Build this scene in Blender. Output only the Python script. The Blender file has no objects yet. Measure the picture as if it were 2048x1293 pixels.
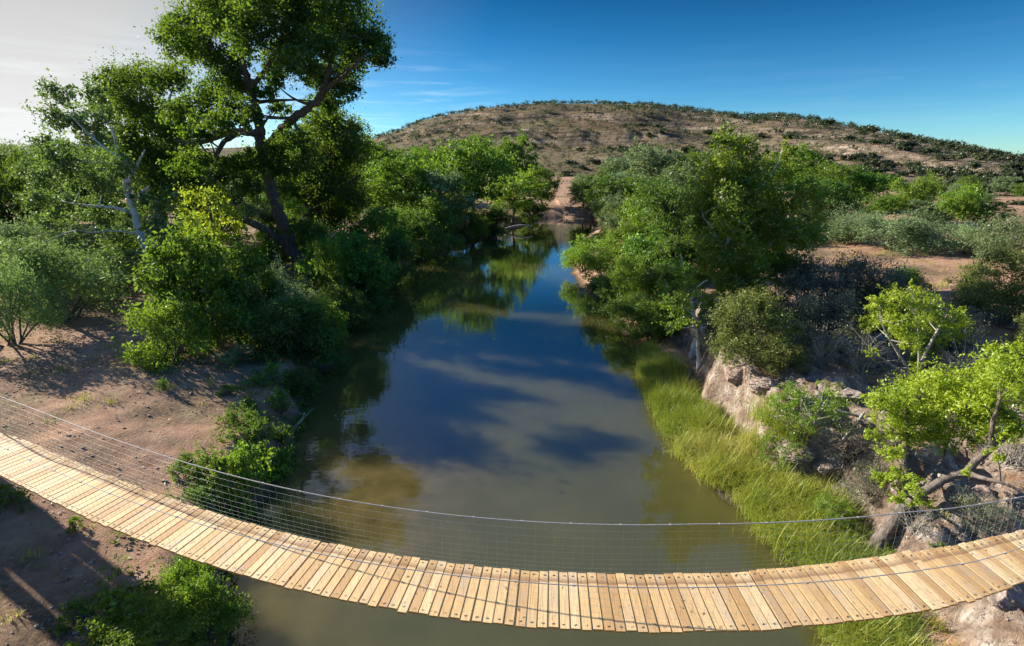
import bpy, math, random
import numpy as np
from mathutils import Vector, Matrix

R = math.radians
rng = np.random.default_rng(7)
scene = bpy.context.scene
COL = scene.collection

# ------------------------------------------------------------------ camera
F, CX, CY, HZ, H = 1024.0, 1024.0, 646.5, 325.0, 10.5     # photo pixels; camera height above the water
TH = math.atan((CY - HZ) / F)
cam = bpy.data.cameras.new('camera'); cam_o = bpy.data.objects.new('camera', cam); COL.objects.link(cam_o)
cam.sensor_width = 36; cam.lens = 18 * F / 1024.0
cam.clip_start = 0.1; cam.clip_end = 6000
cam_o.location = (0, 0, H); cam_o.rotation_euler = (math.pi / 2 - TH, 0, 0)
scene.camera = cam_o

def ray(px, py):
    u = (px - CX) / F; v = (CY - py) / F
    return np.array([u, math.cos(TH) + v * math.sin(TH), -math.sin(TH) + v * math.cos(TH)])

def zdepth(p):
    return p[1] * math.cos(TH) - (p[2] - H) * math.sin(TH)

# ------------------------------------------------------------------ noise
def _h(ix, iy, iz, s):
    n = (ix.astype(np.int64) * 374761393 + iy.astype(np.int64) * 668265263 + iz.astype(np.int64) * 2147483647 + s * 974711) & 0xFFFFFFFF
    n = ((n ^ (n >> 13)) * 1274126177) & 0xFFFFFFFF
    n = (n ^ (n >> 16)) & 0xFFFFFFFF
    n = (n * 2246822519) & 0xFFFFFFFF
    return ((n ^ (n >> 15)) & 0xFFFFFF) / float(0xFFFFFF)

def vnoise(x, y, z=None, s=0):
    x = np.asarray(x, float); y = np.asarray(y, float)
    z = np.zeros_like(x) if z is None else np.asarray(z, float)
    ix, iy, iz = np.floor(x), np.floor(y), np.floor(z)
    fx, fy, fz = x - ix, y - iy, z - iz
    fx = fx * fx * (3 - 2 * fx); fy = fy * fy * (3 - 2 * fy); fz = fz * fz * (3 - 2 * fz)
    out = 0
    for dx in (0, 1):
        for dy in (0, 1):
            for dz in (0, 1):
                w = (fx if dx else 1 - fx) * (fy if dy else 1 - fy) * (fz if dz else 1 - fz)
                out = out + w * _h(ix + dx, iy + dy, iz + dz, s)
    return out * 2 - 1

def fbm(x, y, z=None, o=4, s=0):
    t = 0; a = 1.0; k = 1.0; n = 0
    for i in range(o):
        t = t + a * vnoise(x * k, y * k, None if z is None else z * k, s + i * 17); n += a
        a *= .5; k *= 2.03
    return t / n

def sm(t):
    t = np.clip(t, 0, 1); return t * t * (3 - 2 * t)

# ------------------------------------------------------------------ terrain
def up0(px, py):
    d = ray(px, py); t = -H / d[2]; return (d[0] * t, d[1] * t)
LEFT_PX = [(490, 1293), (470, 1200), (450, 1140), (490, 1040), (545, 985), (580, 920), (597, 850), (630, 780), (665, 720),
           (700, 650), (740, 600), (785, 555), (840, 520), (900, 495), (960, 475), (1030, 455), (1085, 438)]
RIGHT_PX = [(1125, 436), (1215, 441), (1195, 455), (1165, 480), (1140, 505), (1135, 525), (1145, 560), (1190, 600), (1240, 650),
            (1285, 700), (1300, 760), (1325, 830), (1365, 900), (1415, 960), (1480, 1020), (1545, 1075), (1600, 1120), (1650, 1200), (1690, 1293)]
LP = [(-5.0, -30), (-5.2, 2)] + [up0(*p) for p in LEFT_PX]
RP = [up0(*p) for p in RIGHT_PX] + [(7.4, 2), (6.5, -30)]
POLY = np.array(LP + RP)
_lp, _rp = np.array(LP), np.array(RP)[2:]
_ys = np.linspace(-30, 100, 120)
_cl = (np.interp(_ys, _lp[:, 1], _lp[:, 0]) + np.interp(_ys, _rp[::-1, 1], _rp[::-1, 0])) / 2

def sdist(X, Y):
    X = np.asarray(X, float); Y = np.asarray(Y, float)
    d2 = np.full(X.shape, 1e12); ins = np.zeros(X.shape, bool)
    A = POLY; B = np.roll(POLY, -1, axis=0)
    for (ax, ay), (bx, by) in zip(A, B):
        ex, ey = bx - ax, by - ay
        t = np.clip(((X - ax) * ex + (Y - ay) * ey) / (ex * ex + ey * ey + 1e-12), 0, 1)
        d2 = np.minimum(d2, (X - ax - t * ex) ** 2 + (Y - ay - t * ey) ** 2)
        c = ((ay > Y) != (by > Y)) & (X < (bx - ax) * (Y - ay) / (by - ay + 1e-12) + ax)
        ins ^= c
    d = np.sqrt(d2)
    return np.where(ins, -d, d)

def height(X, Y, full=False):
    X = np.asarray(X, float); Y = np.asarray(Y, float)
    d = sdist(X, Y) + .35 * vnoise(X * .7, Y * .7, s=3)
    right = X > np.interp(Y, _ys, _cl)
    dp = np.maximum(d, 0)
    hL = 1.2 * sm(dp / 1.6) + .7 * sm((dp - 1.5) / 6) + .9 * sm((dp - 9) / 25) + .01 * np.maximum(dp - 30, 0)
    dc = 2.1 + .9 * vnoise(X * .45, Y * .45, s=9)
    ch = np.interp(Y, [6, 11, 16, 22, 30], [1.0, 1.5, 2.3, 2.6, 2.2])
    hN = .45 * sm(dp / 2.0) + ch * sm((dp - dc) / 1.1) + 1.3 * sm((dp - 4.5) / 16) + .006 * np.maximum(dp - 30, 0)
    hF = 1.1 * sm(dp / 2) + 1.4 * sm((dp - 2) / 8) + 1.6 * sm((dp - 10) / 40) + .006 * np.maximum(dp - 30, 0)
    wn = sm((34 - Y) / 7)
    hR = hN * wn + hF * (1 - wn)
    h = np.where(right, hR, hL)
    land = sm(dp / 1.5)
    rock = np.where(right, wn * sm((dp - 1.4) / 1.0) * sm((16 - dp) / 8), 0)
    h = h + land * (.16 * fbm(X * .25, Y * .25, o=3, s=21) + .05 * fbm(X * 1.6, Y * 1.6, o=3, s=5))
    rid = 1 - np.abs(fbm(X * .55, Y * .55, o=4, s=31))
    h = h + rock * ((rid - .8) * 1.1 + .26 * fbm(X * 1.7, Y * 1.7, o=5, s=41) + .10 * (.3 - np.abs(fbm(X * 4, Y * 4, o=3, s=47))) - .25 * np.clip(np.abs(fbm(X * .9, Y * .9, o=3, s=43)) * -6 + .6, 0, 1))
    h = np.where(d < 0, np.maximum(-1.6, d * .35) - .02, h + .015)
    if full: return h, d, right, rock
    return h

def ground_at(px, py, tmax=400):
    d = ray(px, py)
    t = 4 * (tmax / 4) ** np.linspace(0, 1, 900)
    z = H + d[2] * t
    g = height(d[0] * t, d[1] * t)
    g = np.maximum(g, 0)
    b = np.nonzero(z < g)[0]
    i = b[0] if len(b) else len(t) - 1
    if i > 0 and len(b):
        a0, a1 = z[i - 1] - g[i - 1], g[i] - z[i]
        k = a0 / (a0 + a1 + 1e-9); tt = t[i - 1] + (t[i] - t[i - 1]) * k
    else: tt = t[i]
    p = d * tt; p[2] += H
    return p

def gz(x, y):
    return float(max(height(np.array([x]), np.array([y]))[0], 0))

# ------------------------------------------------------------------ mesh helpers
def link(o): COL.objects.link(o); return o

def mesh_np(name, V, Q, mat, smooth=False, attrs=None, uv=None, midx=None):
    """V (n,3); Q (m,4) quads (triangles repeat nothing: pass (m,3))"""
    me = bpy.data.meshes.new(name)
    V = np.ascontiguousarray(V, np.float32); Q = np.ascontiguousarray(Q, np.int32)
    k = Q.shape[1]
    me.vertices.add(len(V)); me.vertices.foreach_set('co', V.ravel())
    me.loops.add(Q.size); me.loops.foreach_set('vertex_index', Q.ravel())
    me.polygons.add(len(Q)); me.polygons.foreach_set('loop_start', np.arange(0, Q.size, k, dtype=np.int32))
    me.polygons.foreach_set('use_smooth', np.full(len(Q), bool(smooth)))
    for nm, (dom, arr) in (attrs or {}).items():
        a = me.attributes.new(nm, 'FLOAT', dom); a.data.foreach_set('value', np.ascontiguousarray(arr, np.float32))
    if uv is not None:
        l = me.uv_layers.new(name='UVMap'); l.data.foreach_set('uv', np.ascontiguousarray(uv, np.float32).ravel())
    ml = mat if isinstance(mat, (list, tuple)) else [mat]
    for m in ml: me.materials.append(m)
    if midx is not None: me.polygons.foreach_set('material_index', np.ascontiguousarray(midx, np.int32))
    me.update(calc_edges=True)
    return me

def obj(name, me, parent=None):
    o = bpy.data.objects.new(name, me); link(o)
    if parent: o.parent = parent
    return o

def tag(o, label, cat, group=None, kind=None):
    if label: o['label'] = label
    if cat: o['category'] = cat
    if group: o['group'] = group
    if kind: o['kind'] = kind
    return o

def empty(name, loc, label, cat, group=None):
    o = bpy.data.objects.new(name, None); link(o); o.location = tuple(float(v) for v in loc); o.empty_display_size = .2
    return tag(o, label, cat, group)

class Geo:
    """collects quads from several pieces"""
    def __init__(s): s.V = []; s.Q = []; s.A = []; s.n = 0
    def add(s, V, Q, a=0.0):
        s.V.append(np.asarray(V, float)); s.Q.append(np.asarray(Q, np.int64) + s.n); s.n += len(V)
        s.A.append(np.full(len(Q), a) if np.isscalar(a) else np.asarray(a))
    def arrays(s): return np.concatenate(s.V), np.concatenate(s.Q), np.concatenate(s.A)
    def mesh(s, name, mat, smooth=False):
        V, Q, A = s.arrays(); return mesh_np(name, V, Q, mat, smooth, {'lv': ('FACE', A)})

def tube(pts, rad, sides=6, jit=0, rg=None):
    pts = np.asarray(pts, float); n = len(pts)
    rad = np.broadcast_to(np.asarray(rad, float), (n,))
    t = np.gradient(pts, axis=0); t /= np.linalg.norm(t, axis=1)[:, None] + 1e-9
    ref = np.array([0.0, 0, 1]) if abs(t[0][2]) < .9 else np.array([1.0, 0, 0])
    u = np.cross(t, ref); u /= np.linalg.norm(u, axis=1)[:, None] + 1e-9
    w = np.cross(t, u)
    an = np.linspace(0, 2 * np.pi, sides, endpoint=False)
    rr = np.repeat(rad[:, None], sides, 1)
    if jit and rg is not None: rr = rr * (1 + jit * rg.normal(size=rr.shape))
    V = pts[:, None, :] + rr[..., None] * (np.cos(an)[None, :, None] * u[:, None, :] + np.sin(an)[None, :, None] * w[:, None, :])
    i = np.arange(n - 1)[:, None]; j = np.arange(sides)[None, :]; j2 = (j + 1) % sides
    Q = np.stack([i * sides + j, i * sides + j2, (i + 1) * sides + j2, (i + 1) * sides + j], -1).reshape(-1, 4)
    return V.reshape(-1, 3), Q

def box(c, sx, sy, sz):
    x, y, z = sx / 2, sy / 2, sz / 2
    V = np.array([(-x, -y, -z), (x, -y, -z), (x, y, -z), (-x, y, -z), (-x, -y, z), (x, -y, z), (x, y, z), (-x, y, z)]) + np.asarray(c)
    Q = np.array([(0, 3, 2, 1), (4, 5, 6, 7), (0, 1, 5, 4), (1, 2, 6, 5), (2, 3, 7, 6), (3, 0, 4, 7)])
    return V, Q

def bez(a, b, c, n=7):
    t = np.linspace(0, 1, n)[:, None]; a, b, c = map(np.asarray, (a, b, c))
    return (1 - t) ** 2 * a + 2 * t * (1 - t) * b + t * t * c

def spline(pts, per=5):
    P = np.asarray(pts, float)
    if len(P) < 3: return np.array([P[0] + (P[1] - P[0]) * k for k in np.linspace(0, 1, per + 1)])
    E = np.vstack([2 * P[0] - P[1], P, 2 * P[-1] - P[-2]])
    out = []
    for i in range(1, len(E) - 2):
        for t in np.linspace(0, 1, per, endpoint=False):
            p0, p1, p2, p3 = E[i - 1], E[i], E[i + 1], E[i + 2]
            out.append(.5 * ((2 * p1) + (-p0 + p2) * t + (2 * p0 - 5 * p1 + 4 * p2 - p3) * t * t + (-p0 + 3 * p1 - 3 * p2 + p3) * t ** 3))
    out.append(P[-1]); return np.array(out)

def unit(v): return v / (np.linalg.norm(v, axis=-1, keepdims=True) + 1e-9)

def leaf_cloud(clumps, size, rg, aspect=.62, flat=.75, upb=.35, droop=0.0, tuft=46, sig=.2, along=None):
    """clumps: (centre, radius, n). Many leaf-sized quads gathered in tufts inside each clump's volume."""
    C = []; N = []; LV = []; AX = []
    for c, r, n in clumps:
        n = int(n)
        nt = max(5, n // tuft)
        d = unit(rg.normal(size=(nt, 3))); rad = r * rg.random(nt) ** .42
        tc = d * rad[:, None] * np.array([1, 1, flat])
        tv = rg.random(nt); cv = rg.random()
        k = rg.integers(0, nt, n)
        td = unit(d * .8 + rg.normal(size=(nt, 3)) * .7)[k]
        sc_ = (r * sig * (.6 + .8 * rg.random(nt)[k]))[:, None]
        off = rg.normal(size=(n, 3)) * sc_ * np.array([.6, .6, .5]) + td * rg.normal(size=(n, 1)) * sc_ * 1.35
        p = tc[k] + off
        C.append(np.asarray(c) + p)
        out = unit(p) * .6 + rg.normal(size=(n, 3)) * .75; out[:, 2] += upb
        N.append(unit(out))
        ax = rg.normal(size=(n, 3)); ax[:, 2] -= droop
        if along is not None: ax = ax * along[0] + np.asarray(along[1]) + unit(p) * along[2]
        AX.append(ax)
        LV.append(np.clip(.35 * cv + .35 * tv[k] + .3 * rg.random(n), 0, 1))
    C = np.concatenate(C); N = np.concatenate(N); LV = np.concatenate(LV); AX = np.concatenate(AX)
    D = unit(AX - N * np.sum(AX * N, 1)[:, None]); W = np.cross(N, D)
    s = size * (.5 + 1.1 * rg.random(len(C)) ** 1.4)[:, None]
    V = np.stack([C - D * s * .5, C + W * s * aspect * .5 + D * s * .05, C + D * s * .5, C - W * s * aspect * .5 + D * s * .05], 1).reshape(-1, 3)
    Q = np.arange(len(V)).reshape(-1, 4)
    return V, Q, LV

# ------------------------------------------------------------------ materials
def newmat(name):
    m = bpy.data.materials.new(name); m.use_nodes = True
    nt = m.node_tree; nt.nodes.clear()
    out = nt.nodes.new('ShaderNodeOutputMaterial')
    return m, nt, out
def nd(nt, t, **kw):
    n = nt.nodes.new(t)
    for k, v in kw.items():
        if k in n.inputs.keys(): n.inputs[k].default_value = v
        else: setattr(n, k, v)
    return n
def ramp(nt, fac, stops):
    r = nt.nodes.new('ShaderNodeValToRGB'); e = r.color_ramp.elements
    while len(e) < len(stops): e.new(.5)
    for x, (p, c) in zip(e, stops): x.position = p; x.color = (*c, 1) if len(c) == 3 else c
    nt.links.new(fac, r.inputs[0]); return r.outputs[0]
def mix(nt, fac, a, b, mode='MIX'):
    m = nt.nodes.new('ShaderNodeMix'); m.data_type = 'RGBA'; m.blend_type = mode
    for k, v in ((0, fac), (6, a), (7, b)):
        if hasattr(v, 'is_output'): nt.links.new(v, m.inputs[k])
        else: m.inputs[k].default_value = v if (k == 0 or len(v) == 4) else (*v, 1)
    return m.outputs[2]
def math_(nt, op, a, b=0.0, c=None):
    m = nt.nodes.new('ShaderNodeMath'); m.operation = op
    for k, v in ((0, a), (1, b), (2, c)):
        if v is None: continue
        if hasattr(v, 'is_output'): nt.links.new(v, m.inputs[k])
        else: m.inputs[k].default_value = v
    return m.outputs[0]
def noise(nt, scale, detail=4, rough=.55, vec=None, dist=0.0):
    n = nd(nt, 'ShaderNodeTexNoise'); n.inputs['Scale'].default_value = scale; n.inputs['Detail'].default_value = detail
    n.inputs['Roughness'].default_value = rough; n.inputs['Distortion'].default_value = dist
    if vec is not None: nt.links.new(vec, n.inputs['Vector'])
    return n.outputs['Fac']
def objco(nt): return nd(nt, 'ShaderNodeNewGeometry').outputs['Position']
def attr(nt, name): return nd(nt, 'ShaderNodeAttribute', attribute_name=name).outputs['Fac']
def vmap(nt, vec, scale):
    m = nd(nt, 'ShaderNodeMapping'); m.inputs['Scale'].default_value = scale; nt.links.new(vec, m.inputs['Vector']); return m.outputs[0]

def leaf_mat(name, stops, trans=(.2, .3, .03), tw=.4, gloss=.03, rough=.45):
    m, nt, out = newmat(name)
    c = ramp(nt, attr(nt, 'lv'), stops)
    oi = nd(nt, 'ShaderNodeObjectInfo').outputs['Random']
    hs = nd(nt, 'ShaderNodeHueSaturation')
    nt.links.new(math_(nt, 'MULTIPLY_ADD', oi, .03, .485), hs.inputs['Hue'])
    nt.links.new(math_(nt, 'MULTIPLY_ADD', oi, .35, .82), hs.inputs['Value'])
    nt.links.new(c, hs.inputs['Color'])
    d = nd(nt, 'ShaderNodeBsdfDiffuse'); nt.links.new(hs.outputs[0], d.inputs['Color'])
    t = nd(nt, 'ShaderNodeBsdfTranslucent'); tc = mix(nt, .6, hs.outputs[0], trans); nt.links.new(tc, t.inputs['Color'])
    ms = nd(nt, 'ShaderNodeMixShader'); ms.inputs[0].default_value = tw + .06
    nt.links.new(d.outputs[0], ms.inputs[1]); nt.links.new(t.outputs[0], ms.inputs[2])
    g = nd(nt, 'ShaderNodeBsdfGlossy'); g.inputs['Roughness'].default_value = rough; g.inputs['Color'].default_value = (.8, .85, .8, 1)
    m2 = nd(nt, 'ShaderNodeMixShader'); m2.inputs[0].default_value = gloss
    nt.links.new(ms.outputs[0], m2.inputs[1]); nt.links.new(g.outputs[0], m2.inputs[2])
    nt.links.new(m2.outputs[0], out.inputs[0]); return m

def princ(nt, out, color, rough=.8, spec=.3, bump=None, bstr=.4, bdist=.05):
    p = nd(nt, 'ShaderNodeBsdfPrincipled')
    if hasattr(color, 'is_output'): nt.links.new(color, p.inputs['Base Color'])
    else: p.inputs['Base Color'].default_value = (*color, 1)
    if hasattr(rough, 'is_output'): nt.links.new(rough, p.inputs['Roughness'])
    else: p.inputs['Roughness'].default_value = rough
    p.inputs['Specular IOR Level'].default_value = spec
    if bump is not None:
        b = nd(nt, 'ShaderNodeBump'); b.inputs['Strength'].default_value = bstr; b.inputs['Distance'].default_value = bdist
        nt.links.new(bump, b.inputs['Height']); nt.links.new(b.outputs[0], p.inputs['Normal'])
    nt.links.new(p.outputs[0], out.inputs[0]); return p

def bark_mat(name, a, b, sc=6, blotch=None):
    m, nt, out = newmat(name); P = nd(nt, 'ShaderNodeTexCoord').outputs['Object']
    n = noise(nt, sc, 5, .65, vmap(nt, P, (1, 1, .35)))
    c = ramp(nt, n, [(.3, a), (.7, b)])
    if blotch is not None:
        c = mix(nt, ramp(nt, noise(nt, 2.2, 3, .6, P), [(.5, (0, 0, 0)), (.6, (1, 1, 1))]), c, blotch)
    princ(nt, out, c, .85, .2, n, .8, .06); return m

M = {}
M['cottonwood'] = leaf_mat('cottonwood_leaves', [(0, (0.0149, 0.0372, 0.0083)), (0.5, (0.0315, 0.0704, 0.0116)), (1, (0.0828, 0.1367, 0.0166))], (.24, .38, .02), .42, .02)
M['sycamore'] = leaf_mat('sycamore_leaves', [(0, (0.039, 0.0845, 0.0234)), (0.5, (0.0845, 0.156, 0.039)), (1, (0.182, 0.26, 0.0715))], (.2, .32, .04), .38, .05)
M['sycamore_r'] = leaf_mat('riverside_sycamore_leaves', [(0, (.06, .11, .014)), (.5, (.13, .20, .022)), (1, (.25, .32, .04))], (.32, .45, .02), .44, .03)
M['broad'] = leaf_mat('broad_leaves', [(0, (0.0405, 0.0878, 0.0135)), (0.5, (0.0918, 0.1755, 0.0216)), (1, (0.189, 0.2835, 0.0337))], (.22, .36, .02), .38, .02)
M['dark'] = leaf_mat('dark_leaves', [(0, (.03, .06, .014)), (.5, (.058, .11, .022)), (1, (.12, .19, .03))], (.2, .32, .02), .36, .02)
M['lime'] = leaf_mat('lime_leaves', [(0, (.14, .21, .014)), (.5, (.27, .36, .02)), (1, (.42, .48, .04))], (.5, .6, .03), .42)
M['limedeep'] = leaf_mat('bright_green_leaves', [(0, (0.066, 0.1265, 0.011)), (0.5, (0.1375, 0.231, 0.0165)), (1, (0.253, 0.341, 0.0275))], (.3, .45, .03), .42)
M['mesq'] = leaf_mat('mesquite_leaves', [(0, (0.081, 0.1377, 0.0421)), (0.5, (0.1539, 0.243, 0.0729)), (1, (0.2754, 0.3726, 0.1215))], (.22, .32, .06), .38, .02)
M['sage'] = leaf_mat('sage_leaves', [(0, (0.1006, 0.1438, 0.0646)), (0.5, (0.1725, 0.2372, 0.1006)), (1, (0.2875, 0.3594, 0.1581))], (.2, .28, .08), .32, .015)
M['olive'] = leaf_mat('olive_leaves', [(0, (0.069, 0.0896, 0.0276)), (0.5, (0.1518, 0.1724, 0.0414)), (1, (0.276, 0.276, 0.076))], (.18, .22, .03), .28, .015)
M['junip'] = leaf_mat('juniper_leaves', [(0, (.024, .036, .016)), (.5, (.05, .066, .026)), (1, (.10, .115, .045))], (.06, .09, .03), .2)
M['drytwig'] = leaf_mat('dry_leaves', [(0, (.05, .05, .04)), (.5, (.085, .085, .062)), (1, (.14, .13, .10))], (.1, .1, .05), .2)
M['brush'] = leaf_mat('grey_brush', [(0, (0.0851, 0.0875, 0.0583)), (0.5, (0.1701, 0.175, 0.1118)), (1, (0.3402, 0.3281, 0.2066))], (.08, .09, .04), .22, .015)
M['grass'] = leaf_mat('grass_blades', [(0, (.13, .19, .02)), (.4, (.30, .34, .035)), (.75, (.44, .41, .07)), (1, (.52, .43, .18))], (.4, .42, .05), .35)
M['litter'] = leaf_mat('fallen_leaves', [(0, (.06, .04, .025)), (.5, (.2, .13, .07)), (1, (.5, .42, .33))], (.2, .15, .08), .1)
M['bark'] = bark_mat('brown_bark', (.045, .033, .026), (.15, .115, .09))
M['whitebark'] = bark_mat('white_bark', (.34, .34, .33), (.56, .56, .53), 3, (.2, .18, .14, 1))
M['greybark'] = bark_mat('grey_bark', (.05, .038, .03), (.2, .165, .14), 9)
M['twig'] = bark_mat('bleached_twigs', (.2, .18, .15), (.42, .39, .35), 10)
M['darktwig'] = bark_mat('dark_twigs', (.06, .055, .05), (.16, .145, .13), 10)

def ground_mat():
    m, nt, out = newmat('dry_earth'); P = objco(nt)
    n1 = noise(nt, .22, 5, .6, P); n2 = noise(nt, 1.7, 6, .65, P); n3 = noise(nt, 9, 5, .7, P); n4 = noise(nt, 38, 3, .6, P)
    soil = ramp(nt, n2, [(.25, (.21, .125, .075)), (.5, (.36, .212, .132)), (.75, (.47, .31, .205))])
    litter = ramp(nt, n3, [(.35, (.09, .06, .038)), (.55, (.21, .14, .08)), (.7, (.37, .26, .165))])
    c = mix(nt, ramp(nt, n1, [(.47, (0, 0, 0)), (.62, (1, 1, 1))]), soil, litter)
    dry = ramp(nt, n3, [(.3, (.20, .15, .075)), (.7, (.42, .32, .17))])
    c = mix(nt, math_(nt, 'MULTIPLY', ramp(nt, noise(nt, .6, 4, .7, P), [(.55, (0, 0, 0)), (.68, (1, 1, 1))]), .7), c, dry)
    # conglomerate rock on the right bank
    v = nd(nt, 'ShaderNodeTexVoronoi'); v.inputs['Scale'].default_value = 3.2; v.inputs['Randomness'].default_value = 1
    wv = mix(nt, .25, P, nd(nt, 'ShaderNodeTexNoise').outputs['Color']); nt.links.new(P, v.inputs['Vector'])
    rk = ramp(nt, n2, [(.25, (.17, .115, .08)), (.45, (.29, .205, .15)), (.57, (.44, .35, .275)), (.72, (.68, .62, .55))])
    rk = mix(nt, ramp(nt, n3, [(.34, (1, 1, 1)), (.45, (0, 0, 0))]), rk, (.12, .085, .065, 1))
    c = mix(nt, ramp(nt, math_(nt, 'ADD', attr(nt, 'rock'), math_(nt, 'MULTIPLY_ADD', n2, .5, -.25)), [(.35, (0, 0, 0)), (.6, (1, 1, 1))]), c, rk)
    # wet mud at the waterline
    c = mix(nt, ramp(nt, attr(nt, 'wet'), [(0, (1, 1, 1)), (1, (0, 0, 0))]), c, (.07, .055, .035, 1))
    # pebble speckles
    c = mix(nt, math_(nt, 'MULTIPLY', ramp(nt, n4, [(.66, (0, 0, 0)), (.72, (1, 1, 1))]), .6), c, (.55, .45, .38, 1))
    b = math_(nt, 'ADD', math_(nt, 'MULTIPLY', n3, .7), math_(nt, 'MULTIPLY', n4, .3))
    b = math_(nt, 'ADD', b, math_(nt, 'MULTIPLY', attr(nt, 'rock'), math_(nt, 'MULTIPLY', noise(nt, 3.5, 6, .75, P, .8), 2.2)))
    princ(nt, out, c, .95, .1, b, 1.0, .14); return m
M['ground'] = ground_mat()

def hill_mat():
    m, nt, out = newmat('hillside'); P = objco(nt)
    n1 = noise(nt, .02, 5, .6, P); n2 = noise(nt, .09, 6, .65, P); n3 = noise(nt, .5, 6, .7, P)
    soil = ramp(nt, n2, [(.25, (.085, .062, .035)), (.5, (.15, .105, .058)), (.75, (.24, .165, .095))])
    dry = ramp(nt, n3, [(.3, (.13, .105, .055)), (.7, (.25, .20, .105))])
    c = mix(nt, ramp(nt, n1, [(.45, (0, 0, 0)), (.6, (1, 1, 1))]), soil, dry)
    pale = ramp(nt, n3, [(.3, (.18, .125, .08)), (.7, (.39, .285, .195))])
    c = mix(nt, attr(nt, 'pale'), c, pale)
    st = vmap(nt, P, (.02, .02, .55))
    rk = ramp(nt, noise(nt, 1.0, 6, .7, st), [(.36, (.045, .035, .026)), (.5, (.20, .15, .105)), (.64, (.42, .33, .245))])
    c = mix(nt, ramp(nt, math_(nt, 'ADD', attr(nt, 'cliff'), math_(nt, 'MULTIPLY_ADD', n3, .8, -.4)), [(.5, (0, 0, 0)), (.72, (1, 1, 1))]), c, rk)
    c = mix(nt, ramp(nt, noise(nt, .75, 4, .8, P), [(.60, (0, 0, 0)), (.68, (.7, .7, .7))]), c, (.38, .29, .205, 1))
    # small desert scrub too fine to stand out as bushes
    c = mix(nt, ramp(nt, noise(nt, .42, 5, .75, P), [(.50, (0, 0, 0)), (.60, (1, 1, 1))]), c, (.06, .06, .03, 1))
    b = math_(nt, 'ADD', n3, noise(nt, 1.6, 4, .7, P))
    princ(nt, out, c, .95, .1, b, 1.0, 1.2); return m
M['hill'] = hill_mat()

def water_mat():
    m, nt, out = newmat('river_water'); P = objco(nt)
    sep = nd(nt, 'ShaderNodeSeparateXYZ'); nt.links.new(P, sep.inputs[0])
    n1 = noise(nt, .22, 4, .55, P); n2 = noise(nt, 1.1, 5, .6, P)
    murk = ramp(nt, n1, [(.3, (.050, .048, .013)), (.7, (.076, .069, .019))])
    sand = ramp(nt, n2, [(.3, (.06, .047, .015)), (.7, (.115, .088, .032))])
    sh = attr(nt, 'shallow')
    c = mix(nt, ramp(nt, math_(nt, 'ADD', sh, math_(nt, 'MULTIPLY_ADD', n1, .7, -.35)), [(.15, (0, 0, 0)), (.9, (1, 1, 1))]), murk, sand)
    d = nd(nt, 'ShaderNodeSubsurfaceScattering'); d.falloff = 'BURLEY'; nt.links.new(c, d.inputs['Color']); d.inputs['Scale'].default_value = 1.6; d.inputs['Radius'].default_value = (1, .95, .7)
    g = nd(nt, 'ShaderNodeBsdfGlossy'); g.inputs['Roughness'].default_value = .008; g.inputs['Color'].default_value = (1, 1, 1, 1)
    b = nd(nt, 'ShaderNodeBump'); b.inputs['Strength'].default_value = .04; b.inputs['Distance'].default_value = .1
    nt.links.new(noise(nt, 1.3, 3, .5, vmap(nt, P, (1, 2.2, 1))), b.inputs['Height'])
    nt.links.new(b.outputs[0], g.inputs['Normal'])
    fr = nd(nt, 'ShaderNodeFresnel'); fr.inputs['IOR'].default_value = 1.5; nt.links.new(b.outputs[0], fr.inputs['Normal'])
    ms = nd(nt, 'ShaderNodeMixShader'); nt.links.new(math_(nt, 'MAXIMUM', math_(nt, 'MULTIPLY_ADD', fr.outputs[0], 1.9, -.045), .02), ms.inputs[0])
    nt.links.new(d.outputs[0], ms.inputs[1]); nt.links.new(g.outputs[0], ms.inputs[2]); nt.links.new(ms.outputs[0], out.inputs[0])
    return m
M['water'] = water_mat()

def wood_mat():
    m, nt, out = newmat('weathered_planks')
    uv = nd(nt, 'ShaderNodeUVMap', uv_map='UVMap').outputs[0]
    g = noise(nt, 1, 5, .65, vmap(nt, uv, (2.2, 55, 1)), .4)
    kn = noise(nt, 1, 2, .5, vmap(nt, uv, (9, 13, 1)))
    c = ramp(nt, attr(nt, 'lv'), [(0, (.52, .31, .12)), (.5, (.74, .49, .215)), (1, (.83, .62, .33))])
    c = mix(nt, ramp(nt, g, [(.35, (.55, .55, .55)), (.6, (0, 0, 0))]), c, (.30, .18, .10, 1))
    c = mix(nt, ramp(nt, kn, [(.66, (0, 0, 0)), (.73, (.9, .9, .9))]), c, (.13, .07, .04, 1))
    spk = noise(nt, 1, 3, .7, vmap(nt, uv, (34, 60, 1)))
    c = mix(nt, ramp(nt, spk, [(.66, (0, 0, 0)), (.72, (.7, .7, .7))]), c, (.2, .12, .07, 1))
    gry = noise(nt, 1, 3, .6, vmap(nt, uv, (1.3, 3, 1)))
    c = mix(nt, ramp(nt, gry, [(.5, (0, 0, 0)), (.7, (.5, .5, .5))]), c, (.42, .35, .27, 1))
    # dark strip beside the outer cable: fence wire shade painted into the planks
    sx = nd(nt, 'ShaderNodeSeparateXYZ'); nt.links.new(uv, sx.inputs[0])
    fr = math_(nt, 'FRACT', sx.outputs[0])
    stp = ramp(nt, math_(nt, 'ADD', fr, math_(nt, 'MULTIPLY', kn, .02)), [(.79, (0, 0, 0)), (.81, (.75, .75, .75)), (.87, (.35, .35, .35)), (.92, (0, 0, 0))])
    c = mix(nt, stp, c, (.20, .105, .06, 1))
    c = mix(nt, attr(nt, 'endgrain'), c, (.55, .25, .05, 1))
    princ(nt, out, c, .7, .25, g, .3, .01); return m
M['wood'] = wood_mat()

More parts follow.
